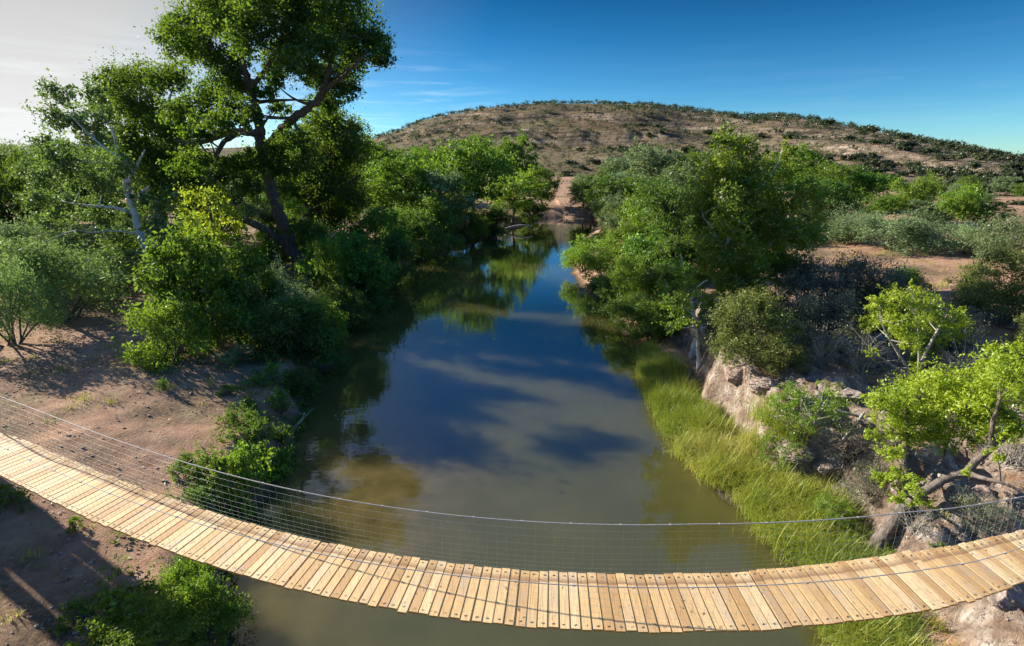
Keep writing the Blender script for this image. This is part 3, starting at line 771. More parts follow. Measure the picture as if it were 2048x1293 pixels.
# ------------------------------------------------------------------ hero trees, drawn from their limbs and clumps
def hero(name, label, cat, base, limbs, clumps, leafmat, bark, leaf, dens, spread, seed, trunk_name='trunk', sides=8, asp=.65, flat=.78, group=None, tuft=46, stubs=True):
    rg = np.random.default_rng(seed)
    B = ground_at(*base); m_ = zdepth(B) / F
    def at(px, py, off=0.0):
        d = ray(px, py); return d * ((B[1] + off) / d[1]) + np.array([0, 0, H])
    root = empty(name, B, label, cat, group)
    g = Geo(); lp = []
    for L in limbs:
        pts = [at(p[0], p[1], p[3] if len(p) > 3 else 0.0) for p in L]; rad = [p[2] * m_ for p in L]
        P = spline(pts, 6); rr_ = np.interp(np.linspace(0, 1, len(P)), np.linspace(0, 1, len(rad)), rad)
        P = P + rg.normal(size=P.shape) * rr_[:, None] * .12
        if L is limbs[0]: P[0][2] = B[2] - .4
        g.add(*tube(P - B, rr_, sides, .05, rg)); lp += [(P[i], rr_[i]) for i in range(len(P) // 3, len(P))]
    cl = []
    cxm = np.mean([c[0] for c in clumps]); cym = np.mean([c[1] for c in clumps])
    ex = max(abs(c[0] - cxm) + c[2] for c in clumps); ey = max(abs(c[1] - cym) + c[2] for c in clumps)
    for c in clumps:
        rel = min(1, math.hypot((c[0] - cxm) / ex, (c[1] - cym) / ey))
        off = c[3] if len(c) > 3 else rg.uniform(-1, 1) * spread * math.sqrt(max(.1, 1 - rel * rel))
        p = at(c[0], c[1], off); cl.append((p - B, c[2] * zdepth(p) / F))
    for c, r in cl:
        wp = c + B
        q, qr = min(lp, key=lambda t: np.linalg.norm(t[0] - wp) + (1.5 if t[0][2] > wp[2] else 0))
        r1 = min(qr * .5, .03 * np.linalg.norm(q - wp) + .01)
        mid = (q + wp) / 2 + rg.normal(size=3) * np.linalg.norm(q - wp) * .1
        g.add(*tube(bez(q, mid, wp, 7) - B, np.linspace(r1, .01, 7), 5, .05, rg))
        for _ in range(3):
            e = wp + unit(rg.normal(size=3)) * r * .8; g.add(*tube(bez(wp * .7 + q * .3, wp, e, 5) - B, np.linspace(r1 * .4 + .006, .006, 5), 4))
    V, Q, A = leaf_cloud([(c, r, 4.6 * dens * r * r / (leaf * leaf)) for c, r in cl], leaf, rg, asp, flat, tuft=tuft)
    obj(trunk_name, g.mesh(trunk_name, M[bark], True), root)
    obj('crown', mesh_np('crown', V, Q, M[leafmat], False, {'lv': ('FACE', A)}), root)
    return root

hero('cottonwood_tree', 'towering dark cottonwood with umbrella crown and dark leaning trunk on left bank', 'tree', (618, 552),
     [[(618, 552, 17), (592, 515, 14), (568, 455, 12.5), (548, 400, 12), (536, 355, 11), (525, 310, 10), (520, 268, 10)],
      [(520, 268, 9), (515, 232, 8), (505, 192, 7), (492, 150, 6), (478, 100, 4), (470, 50, 2.5)],
      [(500, 180, 5), (530, 140, 4), (560, 90, 3), (580, 40, 2)],
      [(530, 300, 8), (556, 268, 7.5, -1), (590, 236, 7, -2), (630, 206, 6, -2), (652, 170, 5, -2), (664, 110, 3.5, -2), (690, 60, 2, -2)],
      [(640, 190, 4, -2), (690, 150, 3, -3), (730, 110, 2, -3)],
      [(523, 272, 7), (495, 264, 7, 1), (465, 264, 6.5, 2), (430, 276, 5.5, 2), (385, 288, 4, 2), (350, 280, 2.5, 2)],
      [(472, 268, 5, 2), (445, 288, 4.5, 1), (430, 318, 3.5, 0)],
      [(582, 505, 8), (545, 470, 7, -1), (500, 445, 6, -2), (470, 432, 4, -3), (440, 415, 3, -3)],
      [(490, 150, 4), (440, 120, 3, 2), (400, 90, 2, 3)]],
     [(400, 45, 52), (360, 82, 42), (343, 55, 34), (450, 28, 58), (520, 15, 58), (590, 25, 62), (650, 38, 58), (712, 50, 52), (748, 92, 40), (768, 112, 26),
      (700, 110, 55), (640, 95, 48), (575, 75, 46), (490, 75, 46), (425, 108, 40), (388, 105, 32), (672, 160, 42), (628, 145, 34), (655, 205, 36), (692, 175, 28),
      (470, 130, 34), (430, 190, 44), (470, 215, 38), (395, 225, 44), (440, 248, 34), (362, 232, 38), (400, 265, 30),
      (420, 0, 50), (560, -20, 55), (680, 0, 50), (500, -40, 45), (620, -50, 45),
      (560, 215, 24), (545, 160, 26), (482, 172, 34), (500, 232, 26), (455, 160, 34), (605, 130, 44), (560, 118, 40), (528, 185, 24), (545, 300, 28, -2), (562, 342, 32, -2), (528, 335, 24, -1.5), (500, 318, 24, -2), (588, 280, 34, -2.5), (610, 318, 34, -3), (575, 385, 28, 2), (500, 372, 30, 2), (470, 330, 30), (600, 455, 24, -1), (400, 320, 32), (440, 350, 34), (360, 330, 28)],
     'cottonwood', 'bark', .18, 8.5, 6.5, 11)
hero('cottonwood_tree', 'dense dark companion cottonwood behind, its thick trunk right of the leaning one', 'tree', (628, 500),
     [[(628, 500, 19), (622, 450, 18), (622, 415, 17), (632, 390, 14), (650, 340, 10), (660, 290, 6), (665, 250, 3)],
      [(634, 405, 9), (660, 385, 7), (690, 372, 4), (720, 350, 2)],
      [(622, 415, 8), (600, 370, 6), (585, 320, 3)]],
     [(620, 285, 52), (660, 292, 56), (690, 300, 46), (592, 325, 48), (640, 360, 56), (688, 352, 46), (562, 308, 36), (715, 288, 30), (612, 400, 40), (672, 410, 42),
      (552, 348, 34), (705, 400, 34), (640, 240, 40), (680, 250, 36), (580, 375, 34), (715, 262, 26), (660, 440, 34)],
     'cottonwood', 'bark', .18, 8.5, 4.5, 12)
hero('cottonwood_tree', 'rounded dark green tree left of the tall cottonwood, behind the white trunk', 'tree', (330, 500),
     [[(330, 500, 12), (322, 440, 10), (310, 380, 8), (300, 320, 6), (290, 250, 4), (280, 190, 2)],
      [(310, 380, 6), (340, 330, 4), (345, 270, 3), (340, 200, 2)], [(303, 330, 5), (260, 290, 3), (225, 240, 2)]],
     [(232, 165, 38), (278, 152, 42), (328, 160, 38), (352, 150, 32), (262, 212, 50), (215, 215, 40), (308, 232, 48), (338, 262, 38), (255, 282, 48), (300, 305, 46),
      (230, 320, 42), (340, 320, 40), (370, 290, 34), (270, 350, 42), (320, 370, 42), (375, 350, 36), (360, 400, 36)],
     'cottonwood', 'bark', .18, 8, 5, 13)
hero('sycamore_tree', 'slender white trunked sycamore with thin grey green crown on left bank', 'tree', (314, 590),
     [[(314, 590, 9), (300, 540, 8.5), (292, 505, 7.5), (282, 470, 7), (268, 425, 6.2), (258, 390, 5.5), (248, 355, 4), (238, 310, 2.6), (225, 260, 1.5)],
      [(270, 430, 3.4), (240, 418, 3), (205, 414, 2.6), (165, 410, 2), (130, 405, 1.2)],
      [(254, 372, 4), (262, 355, 3.5), (275, 330, 2.5), (290, 300, 1.5)],
      [(288, 485, 4), (300, 470, 3.5), (318, 458, 2.5), (345, 452, 1.5)],
      [(300, 520, 3), (306, 495, 3), (310, 475, 2)],
      [(262, 400, 3.5), (278, 390, 3), (298, 372, 2)],
      [(185, 466, 1.4), (150, 462, 1.4), (110, 475, 1), (90, 485, .7)],
      [(280, 468, 2), (230, 462, 1.7), (185, 466, 1.4)],
      [(240, 318, 2), (190, 280, 1.5), (140, 230, 1)]],
     [(120, 190, 34), (112, 232, 32), (150, 238, 36), (182, 278, 42), (125, 318, 44), (78, 352, 40), (170, 345, 44), (222, 375, 38), (128, 398, 40), (188, 430, 38),
      (262, 440, 28), (308, 455, 30), (232, 470, 34), (100, 445, 32), (332, 405, 28), (200, 230, 34), (60, 395, 32), (240, 330, 36), (285, 395, 24),
      (150, 490, 28), (330, 500, 26), (190, 190, 28), (255, 510, 24), (95, 290, 30), (345, 450, 24)],
     'sycamore', 'whitebark', .16, 5.5, 4, 14)
hero('ash_tree', 'small yellow green tree lit from behind, under the cottonwood limb', 'tree', (440, 560),
     [[(440, 560, 5), (438, 500, 4), (425, 450, 3), (415, 400, 2)], [(436, 480, 3), (465, 440, 2), (480, 410, 1.5)]],
     [(430, 388, 32), (380, 400, 28), (355, 425, 28), (455, 420, 30), (405, 440, 34), (480, 450, 26), (440, 470, 32), (510, 470, 20), (510, 500, 18), (380, 470, 28), (520, 400, 22), (575, 400, 22), (600, 415, 18)],
     'lime', 'bark', .17, 3.4, 3, 15)
hero('sycamore_tree', 'tall bright green sycamore with leaning white trunk on right bank edge', 'tree', (1388, 712),
     [[(1388, 712, 12), (1398, 680, 9), (1418, 640, 8), (1436, 605, 7), (1446, 565, 5), (1450, 520, 3.4), (1458, 470, 2.8), (1466, 410, 2.2), (1468, 350, 2), (1460, 290, 1)],
      [(1440, 595, 2.6), (1470, 560, 2), (1510, 520, 1.6), (1560, 470, 1.2), (1600, 430, .8)],
      [(1452, 510, 2.4), (1430, 470, 1.8), (1405, 430, 1)],
      [(1462, 440, 2.4), (1500, 400, 1.8), (1540, 350, 1.2), (1560, 320, .8)],
      [(1446, 560, 3), (1480, 540, 2.5), (1530, 560, 2), (1570, 560, 1)]],
     [(1450, 285, 30), (1478, 302, 36), (1430, 335, 40), (1498, 355, 44), (1552, 335, 34), (1412, 395, 38), (1470, 405, 48), (1538, 412, 48), (1598, 392, 36), (1625, 430, 30),
      (1410, 458, 36), (1475, 475, 48), (1545, 482, 48), (1602, 468, 36), (1432, 520, 36), (1495, 540, 44), (1556, 535, 38), (1455, 578, 28), (1515, 595, 34), (1588, 530, 26),
      (1640, 398, 22), (1400, 425, 24), (1575, 300, 18), (1430, 610, 26), (1450, 640, 24), (1480, 640, 30), (1530, 640, 26), (1400, 560, 26), (1500, 450, 36), (1560, 450, 34), (1460, 350, 36), (1620, 470, 26), (1438, 515, 30, -2.2), (1452, 560, 28, -2.2), (1470, 455, 34, -2.4), (1420, 480, 28, -2), (1510, 515, 34, -2.4), (1462, 400, 34, -2.2)],
     'sycamore_r', 'whitebark', .12, 8.5, 2.6, 16, flat=.95)
hero('sycamore_sapling', 'thin pale sapling with sparse leaves left of the leaning white trunk', 'tree', (1398, 735),
     [[(1398, 735, 5), (1396, 690, 4), (1390, 640, 3), (1380, 590, 2.5), (1368, 545, 1.8), (1360, 500, 1)],
      [(1388, 630, 2), (1360, 610, 1.5), (1335, 600, 1)], [(1380, 590, 2), (1400, 570, 1.2), (1415, 560, 1)]],
     [(1355, 540, 30), (1375, 575, 26), (1335, 575, 24), (1345, 610, 26), (1395, 600, 22), (1370, 640, 24), (1340, 655, 22), (1350, 500, 18), (1410, 640, 18)],
     'sycamore_r', 'whitebark', .11, 4.5, 1.5, 17)
hero('leaning_tree', 'leaning grey trunk tree with lime green leaves growing beside the bridge', 'tree', (1738, 1112),
     [[(1738, 1112, 15), (1765, 1075, 13.5), (1790, 1040, 12), (1812, 1010, 10.5), (1845, 985, 8), (1895, 958, 7), (1932, 945, 7), (1965, 910, 6.5), (2000, 880, 5.5), (2035, 850, 5), (2075, 815, 3)],
      [(1806, 1015, 7), (1810, 975, 6.5, .6), (1811, 920, 6, 1.0), (1812, 860, 5, 1.2), (1815, 800, 3, 1.4)],
      [(1930, 945, 5), (1960, 955, 4, -.8), (2000, 965, 3, -1.2), (2048, 985, 2, -1.5)],
      [(1985, 890, 5), (1985, 850, 3.5), (2000, 800, 2.5)],
      [(1850, 980, 4), (1880, 930, 3, .8), (1900, 870, 2, 1.2)]],
     [(1795, 800, 44, 1.5), (1850, 790, 52, 1.6), (1915, 785, 48, 1.2), (1975, 770, 50, .6), (2032, 755, 48), (1778, 845, 34, 1.3), (1850, 848, 44, 1.2), (1925, 840, 40, .9), (2005, 820, 42),
      (1888, 888, 26, .9), (1785, 905, 26, 1.0), (1765, 955, 22, .8), (1790, 950, 26, .8), (1830, 965, 18, -.5), (1800, 1000, 20, -.6), (1840, 1000, 22, -.5), (1945, 880, 24, .5), (1995, 725, 34, .4),
      (2050, 800, 36, -.3), (1875, 750, 34, 1.4), (1990, 905, 18), (1935, 950, 12), (1820, 870, 28, 1.2), (1760, 800, 26, 1.4), (1830, 830, 36, 1.3), (1895, 810, 40, 1.0), (1950, 800, 40, .6), (1965, 850, 34, .4), (2030, 860, 34, -.2), (1745, 870, 20, 1.0), (1880, 860, 30, 1.0), (2020, 700, 30, .3)],
     'lime', 'greybark', .075, 7.5, 1.5, 18, asp=.42)
hero('lime_shrub', 'upper lime green shrub with pale bare stems on the dry right slope', 'shrub', (1836, 765),
     [[(1836, 765, 3.5), (1845, 720, 3), (1870, 670, 2.5), (1895, 630, 1.5)], [(1836, 765, 3), (1838, 700, 2.5), (1835, 650, 1.5), (1820, 610, 1)],
      [(1834, 765, 3), (1805, 720, 2.5), (1780, 680, 2), (1760, 640, 1)], [(1838, 762, 2), (1880, 735, 2), (1920, 730, 1.2)], [(1834, 762, 2), (1790, 735, 2), (1745, 700, 1.5), (1700, 650, 1)]],
     [(1790, 590, 26), (1770, 620, 28), (1830, 605, 32), (1750, 650, 26), (1800, 650, 32), (1858, 640, 34), (1905, 635, 26), (1930, 650, 18), (1760, 605, 20), (1830, 690, 24), (1810, 680, 20),
      (1865, 680, 24), (1850, 720, 24), (1905, 670, 20), (1820, 575, 14), (1870, 605, 18), (1745, 700, 14), (1840, 740, 18)],
     'lime', 'twig', .08, 6.5, 1.6, 19, 'stems', 5, asp=.45)

# ------------------------------------------------------------------ the other plants
GB = 'trees of the far left bank'
PL = [
 # left: behind
 ('BRD', (20, 500), 292, 190, 'tree', 'bluish dark tree at the far left edge under the bright sky', 'tree', GB),
 ('BRD', (105, 470), 288, 120, 'tree', 'dark tree behind the thin sycamore crown, second from the left edge', 'tree', GB),
 ('BR', (200, 480), 300, 150, 'tree', 'green tree filling the gap behind the white sycamore trunk', 'tree', GB),
 ('BR', (400, 480), 320, 150, 'tree', 'green tree seen under the long horizontal cottonwood limb', 'tree', GB),
 ('BRO', (480, 480), 330, 140, 'tree', 'dusty grey green tree behind the leaning cottonwood trunk', 'tree', GB),
 ('BRL', (722, 425), 250, 70, 'tree', 'small bright tree peeking out right of the dark cottonwood crown', 'tree', GB),
 ('BR', (760, 445), 325, 140, 'tree', 'mid green tree just right of the dark cottonwood, below the clouds', 'tree', GB),
 ('BR', (815, 460), 300, 170, 'tree', 'broad bushy green tree left of the tallest mid bank tree', 'tree', GB),
 ('BR', (945, 458), 263, 180, 'tree', 'tallest tree of the middle left bank, tan hill right behind its top', 'tree', GB),
 ('BR', (1030, 425), 264, 110, 'tree', 'dark round topped tree close right of the tallest mid bank tree', 'tree', GB),
 ('BRL', (1028, 452), 338, 140, 'tree', 'bright yellow green tree overhanging the far water on the left', 'tree', GB),
 ('BRD', (1085, 415), 322, 80, 'tree', 'dark tree beside the tan path gap, farthest on left bank', 'tree', GB),
 ('BRO', (890, 470), 330, 120, 'tree', 'grey green tree below the tallest mid bank tree', 'tree', GB),
 ('BU', (870, 495), 395, 110, 'bush', 'pale green bush leaning over the left water edge at mid distance', 'bush', None),
 ('BUL', (932, 476), 398, 95, 'bush', 'round bright bush at the left waterline before the tallest tree', 'bush', None),
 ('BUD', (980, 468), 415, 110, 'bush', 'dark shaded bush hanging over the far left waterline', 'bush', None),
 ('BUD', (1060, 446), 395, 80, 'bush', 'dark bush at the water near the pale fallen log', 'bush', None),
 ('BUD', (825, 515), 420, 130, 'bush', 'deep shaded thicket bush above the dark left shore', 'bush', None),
 ('BU', (760, 530), 410, 120, 'bush', 'green bush in front of the companion cottonwood', 'bush', None),
 ('BUL', (800, 480), 405, 90, 'bush', 'sunlit yellow green bush atop the shaded left bank thicket', 'bush', None),
 # left shore
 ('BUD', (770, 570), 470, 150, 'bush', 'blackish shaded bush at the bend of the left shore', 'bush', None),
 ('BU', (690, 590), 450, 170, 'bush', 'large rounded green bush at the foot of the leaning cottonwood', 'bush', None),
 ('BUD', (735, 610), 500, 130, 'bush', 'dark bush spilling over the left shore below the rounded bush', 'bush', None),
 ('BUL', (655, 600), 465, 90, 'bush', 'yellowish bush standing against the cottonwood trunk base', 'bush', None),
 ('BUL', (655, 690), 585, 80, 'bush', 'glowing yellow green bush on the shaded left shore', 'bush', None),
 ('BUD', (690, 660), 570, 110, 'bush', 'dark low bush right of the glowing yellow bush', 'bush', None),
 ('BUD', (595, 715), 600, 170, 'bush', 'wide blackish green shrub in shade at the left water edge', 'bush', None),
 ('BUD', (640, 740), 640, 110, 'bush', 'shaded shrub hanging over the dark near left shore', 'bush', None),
 ('SG', (560, 640), 515, 150, 'shrub', 'dusty grey olive shrub below the leaning cottonwood trunk', 'shrub', None),
 ('MQ', (555, 690), 590, 150, 'shrub', 'thin brownish olive shrub in front of the dusty grey one', 'shrub', None),
 ('BU', (425, 690), 455, 220, 'willow_bush', 'big mid green willow bush left of the dusty shrubs', 'bush', None),
 ('BU', (500, 660), 480, 130, 'bush', 'green bush tucked between the big willow and the cottonwood', 'bush', None),
 ('BUL', (350, 722), 580, 140, 'willow_bush', 'bright lime willow bush at the edge of the open bare ground', 'bush', None),
 ('BUL', (395, 640), 500, 120, 'willow_bush', 'lighter green willow rising behind the lime willow bush', 'bush', None),
 ('MQ', (135, 640), 470, 260, 'mesquite', 'feathery grey green mesquite with many dark stems, far left', 'shrub', None),
 ('MQ', (30, 690), 520, 200, 'mesquite', 'feathery mesquite cut by the left picture edge', 'shrub', None),
 ('MQ', (225, 600), 500, 140, 'mesquite', 'small mesquite with crooked dark stem behind the bare ground', 'shrub', None),
 ('SG', (90, 560), 440, 160, 'shrub', 'pale shrub behind the many stemmed mesquite', 'shrub', None),
 ('MQ', (20, 600), 470, 150, 'mesquite', 'pale mesquite behind the one cut by the left edge', 'shrub', None),
 ('BU', (290, 560), 470, 130, 'bush', 'green bush behind the base of the white trunk', 'bush', None),
 # near left shore
 ('HB', (545, 945), 865, 85, 'plant', 'bright leafy plant at the tip of the near left shore', 'plant', None),
 ('HB', (500, 965), 880, 90, 'plant', 'bright green leafy plant left of the shore tip plant', 'plant', None),
 ('HB', (455, 985), 905, 90, 'plant', 'green leafy plant just above the handrail on left shore', 'plant', None),
 ('HBD', (420, 960), 895, 80, 'plant', 'dull green weed between the sand and the leafy shore plants', 'plant', None),
 ('HBD', (365, 955), 905, 70, 'plant', 'dull green weed on sand nearest the handrail cable', 'plant', None),
 ('HB', (470, 1035), 950, 70, 'plant', 'upright bright plant seen through the wire mesh', 'plant', None),
 ('HBD', (420, 1020), 960, 110, 'plant', 'low dark weed seen through the mesh at left', 'plant', None),
 ('HBD', (325, 778), 752, 36, 'plant', 'small grey green tuft alone on the open bare ground', 'plant', None),
 ('HBD', (455, 790), 765, 40, 'plant', 'small dark weed on bare ground below the blackish shrub', 'plant', None),
 ('HBD', (500, 815), 785, 40, 'plant', 'small weed above the driftwood on left shore', 'plant', None),
 ('HBD', (560, 830), 770, 60, 'plant', 'pale leaved plant beside the driftwood at left waterline', 'plant', None),
 ('HBD', (470, 850), 820, 40, 'plant', 'small weed in the middle of the stony shore slope', 'plant', None),
 ('HBD', (520, 880), 830, 70, 'plant', 'dark weed right above the bright shore tip plant', 'plant', None),
 ('BUD', (603, 795), 735, 75, 'bush', 'dark drooping bush at the waterline above the driftwood', 'bush', None),
 ('HBD', (540, 770), 725, 70, 'plant', 'dark weed clump on the slope below the blackish shrub', 'plant', None),
 ('HBD', (575, 895), 850, 60, 'plant', 'dark weed at the waterline below the driftwood', 'plant', None),
 ('HBD', (500, 850), 815, 45, 'plant', 'dull weed between the driftwood and the bare ground', 'plant', None),
 ('SG', (470, 730), 690, 90, 'shrub', 'low greyish shrub between the big willow and the blackish shrub', 'shrub', None),
 # below the bridge, left
 ('BUL', (385, 1200), 1105, 110, 'bush', 'bright bush just below the deck on left, nearest the water', 'bush', None),
 ('BU', (420, 1280), 1150, 130, 'bush', 'shaded green bush at the bottom beside the water', 'bush', None),
 ('HB', (265, 1255), 1170, 150, 'bush', 'upright leafy green bush in the lower left corner area', 'bush', None),
 ('BUL', (300, 1310), 1215, 190, 'bush', 'bright green bush cut by the bottom picture edge', 'bush', None),
 ('HBD', (160, 1250), 1195, 80, 'plant', 'grey green weed by the frame shadow below the bridge', 'plant', None),
 ('HB', (150, 1062), 1030, 36, 'plant', 'tiny bright yellow green plant on sand below the deck', 'plant', None),
 ('HBD', (18, 1010), 955, 90, 'plant', 'dark green weeds under the deck at the left edge', 'plant', None),
 # right: far bank
 ('BRO', (1300, 425), 275, 150, 'tree', 'sage green tree topping the far right bank below the hill', 'tree', None),
 ('BRD', (1380, 410), 282, 130, 'tree', 'dark green tree between the sage tree and the tall sycamore', 'tree', None),
 ('BRO', (1250, 410), 305, 120, 'tree', 'pale green tree at the far right bank above the pebble bar', 'tree', None),
 ('BRO', (1185, 418), 345, 100, 'tree', 'greyish low tree at the far end above the pebble bar', 'tree', None),
 ('BRD', (1225, 430), 375, 110, 'tree', 'dark spreading tree beside the pebble bar', 'tree', None),
 ('BRD', (1335, 520), 345, 140, 'tree', 'dark mesquite tree with black stems left of the tall sycamore', 'tree', None),
 ('BRL', (1270, 505), 388, 100, 'tree', 'bright green tree above the yellow reed thicket', 'tree', None),
 ('BUL', (1225, 480), 410, 60, 'bush', 'narrow bright bush left of the bright green tree', 'bush', None),
 ('BUL', (1165, 545), 468, 90, 'reed_thicket', 'yellow green reed clump jutting into the river from the right', 'reeds', None),
 ('BUL', (1215, 570), 470, 110, 'reed_thicket', 'yellow green reed clump behind the jutting one', 'reeds', None),
 ('BUL', (1270, 600), 500, 110, 'reed_thicket', 'green reed clump below the dark mesquite tree', 'reeds', None),
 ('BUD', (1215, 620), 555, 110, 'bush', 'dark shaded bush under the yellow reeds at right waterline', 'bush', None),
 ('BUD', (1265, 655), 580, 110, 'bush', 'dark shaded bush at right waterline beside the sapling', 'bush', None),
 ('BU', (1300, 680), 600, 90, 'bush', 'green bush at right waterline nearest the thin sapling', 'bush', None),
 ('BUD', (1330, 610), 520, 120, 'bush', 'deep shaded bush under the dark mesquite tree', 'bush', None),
 ('BRD', (1405, 560), 400, 120, 'tree', 'dark leafy tree right behind the tall sycamore trunk', 'tree', None),
 ('BU', (1300, 565), 455, 130, 'bush', 'green bush between the reed clumps and the dark mesquite', 'bush', None),
 ('BUL', (1245, 530), 440, 100, 'bush', 'bright bush below the bright green tree on the right bank', 'bush', None),
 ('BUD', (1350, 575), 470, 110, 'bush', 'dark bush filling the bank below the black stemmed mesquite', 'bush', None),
 ('BU', (1345, 665), 590, 90, 'bush', 'green bush behind the thin pale sapling', 'bush', None),
 ('BR', (1590, 420), 290, 120, 'tree', 'green tree behind the right shoulder of the tall sycamore', 'tree', None),
 ('BR', (1660, 425), 325, 130, 'tree', 'green tree right of the tall sycamore before the cliffs', 'tree', None),
 ('BR', (1715, 425), 335, 110, 'tree', 'second green tree right of the tall sycamore below the cliffs', 'tree', None),
 ('BRL', (1815, 450), 346, 90, 'tree', 'pointed bright green tree in the middle of the right flat', 'tree', None),
 ('BRL', (1905, 460), 362, 80, 'tree', 'upright green tree standing nearest the pale hill slope', 'tree', None),
 ('BR', (1760, 450), 385, 100, 'bush', 'low green tree left of the pointed bright tree', 'tree', None),
 ('BRO', (1850, 455), 395, 90, 'bush', 'olive tree between the pointed and the upright trees', 'tree', None),
 ('BR', (1960, 460), 400, 110, 'bush', 'low dark green tree right of the upright tree', 'tree', None),
 ('SG', (1700, 480), 410, 170, 'shrub', 'sage grey shrub right beside the tall sycamore crown', 'shrub', None),
 ('SG', (1775, 500), 430, 160, 'shrub', 'sage grey mesquite shrub above the bare dirt flat', 'shrub', None),
 ('SG', (1850, 490), 440, 140, 'shrub', 'sage grey shrub behind the bare dirt flat', 'shrub', None),
 ('SG', (1935, 510), 440, 150, 'shrub', 'sage grey shrub to the right of the bare dirt flat', 'shrub', None),
 ('SG', (2020, 540), 430, 170, 'shrub', 'tall pale sage shrub cut by the right picture edge', 'shrub', None),
 ('OL', (2000, 650), 480, 190, 'shrub', 'large olive grey shrub above the lime foliage at right edge', 'shrub', None),
 ('OL', (1940, 600), 520, 110, 'shrub', 'olive grey shrub beside the bare dirt flat, lower side', 'shrub', None),
 ('OL', (2045, 730), 620, 90, 'shrub', 'olive shrub cut by the right edge above the lime foliage', 'shrub', None),
 ('GBR', (1610, 640), 500, 170, 'brush', 'dark grey green brush against the sycamore crown on its right', 'bush', None),
 ('GBR', (1715, 640), 505, 190, 'brush', 'grey green brush mass behind the wide leafless bush', 'bush', None),
 ('GBR', (1640, 710), 570, 170, 'brush', 'dark brush right of the olive juniper on the cliff top', 'bush', None),
 ('GBR', (1780, 650), 540, 150, 'brush', 'dark brush behind the upper lime shrub beside the bare flat', 'bush', None),
 ('GBR', (1900, 700), 610, 150, 'brush', 'grey brush under the large olive shrub', 'bush', None),
 ('GBR', (1430, 690), 610, 100, 'brush', 'dark brush behind the leaning white trunk base', 'bush', None),
 ('TW', (1660, 660), 500, 200, 'twiggy_bush', 'wide dark leafless bush right of the sycamore', 'bush', None),
 ('TW', (1740, 660), 530, 170, 'twiggy_bush', 'dark grey leafless bush behind the upper lime shrub', 'bush', None),
 ('BUD', (1800, 590), 530, 80, 'bush', 'small dark green bush beside the bare dirt flat', 'bush', None),
 ('OL', (1490, 725), 575, 190, 'juniper', 'olive juniper spreading over the pale cliff top', 'shrub', None),
 ('OL', (1560, 735), 640, 110, 'juniper', 'lower olive juniper bough on the right of the cliff top', 'shrub', None),
 ('LMD', (1605, 870), 745, 180, 'shrub', 'green leafy shrub growing on the broken pale cliff', 'shrub', None),
 ('LMD', (1560, 935), 840, 100, 'shrub', 'small green shrub between the cliff foot and the grass', 'shrub', None),
 ('TWP', (1640, 735), 640, 80, 'twiggy_bush', 'pale wispy bush on the cliff top by orange soil', 'bush', None),
 ('TWP', (1720, 740), 640, 130, 'twiggy_bush', 'bleached bare bush left of the upper lime shrub', 'bush', None),
 ('TWP', (1920, 760), 680, 150, 'twiggy_bush', 'grey dry bush between the two lime green crowns', 'bush', None),
 ('TWP', (2020, 930), 830, 140, 'twiggy_bush', 'tangle of grey bare twigs under the leaning limb', 'bush', None),
 ('TW', (1690, 930), 820, 130, 'twiggy_bush', 'dark tangled brush in the rock hollow', 'bush', None),
 ('TWP', (1830, 1060), 1000, 110, 'twiggy_bush', 'pale dry twigs on the rock right of the leaning trunk base', 'bush', None),
 ('GBR', (1950, 1040), 985, 120, 'brush', 'dry grey brush above the deck near the right edge', 'bush', None),
 ('TWP', (1690, 1010), 950, 110, 'twiggy_bush', 'bleached twigs between the tall grass and the leaning trunk', 'bush', None),
 ('GBR', (1745, 985), 920, 100, 'brush', 'grey brush at the foot of the dark upright trunk', 'bush', None),
 ('LMD', (1660, 1060), 985, 100, 'shrub', 'leafy green shrub at the upper edge of the tall grass', 'shrub', None),
 ('HB', (1875, 1095), 1075, 30, 'plant', 'small green sprig at the deck edge on the rock', 'plant', None),
 ('HBD', (1775, 1120), 1095, 70, 'plant', 'green weeds around the foot of the leaning trunk', 'plant', None),
]
for e in PL: plant(*e)

# repeats that only their group tells: woods behind the left bank, undergrowth, scrub of the right flat
rx = np.random.default_rng(91)
def scatter(n, xr, yr, kinds, hr, wr, name, label, cat, group, dmin=1.0, rightside=None, avoid=None):
    done = 0; tries = 0
    while done < n and tries < 4000:
        tries += 1
        x, y = rx.uniform(*xr), rx.uniform(*yr)
        h_, d_, r_, k_ = height(np.array([x]), np.array([y]), True)
        if d_[0] < dmin or (rightside is not None and bool(r_[0]) != rightside): continue
        if avoid is not None and avoid(x, y): continue
        kind = kinds[int(rx.integers(len(kinds)))]
        k = cnt.get(kind, 0); cnt[kind] = k + 1
        cr, tr, ph, pwid = KIND[kind][k % len(KIND[kind])]
        root = empty(name, (x, y, max(h_[0], 0) - .05), label, cat, group)
        hh = rx.uniform(*hr); ww = hh * rx.uniform(*wr)
        root.scale = (ww / pwid, ww / pwid, hh / ph); root.rotation_euler = (0, 0, rx.uniform(0, 6.28))
        obj('trunk' if kind in TREES else 'stems', tr, root); obj('crown', cr, root); done += 1
    return done
scatter(46, (-170, -22), (62, 190), ('BR', 'BRD', 'BRO', 'BR'), (8, 13), (.9, 1.2), 'tree', 'green tree of the distant wood behind the left bank trees', 'tree', 'distant wood behind the left bank')
scatter(64, (-60, -9), (38, 112), ('BU', 'BUD', 'SG', 'BUD'), (2.5, 4.5), (1.1, 1.5), 'bush', 'shaded green bush in the undergrowth beneath the left bank trees', 'bush', 'undergrowth of the left bank', .8, False, lambda x, y: x < -16 and y < 36)
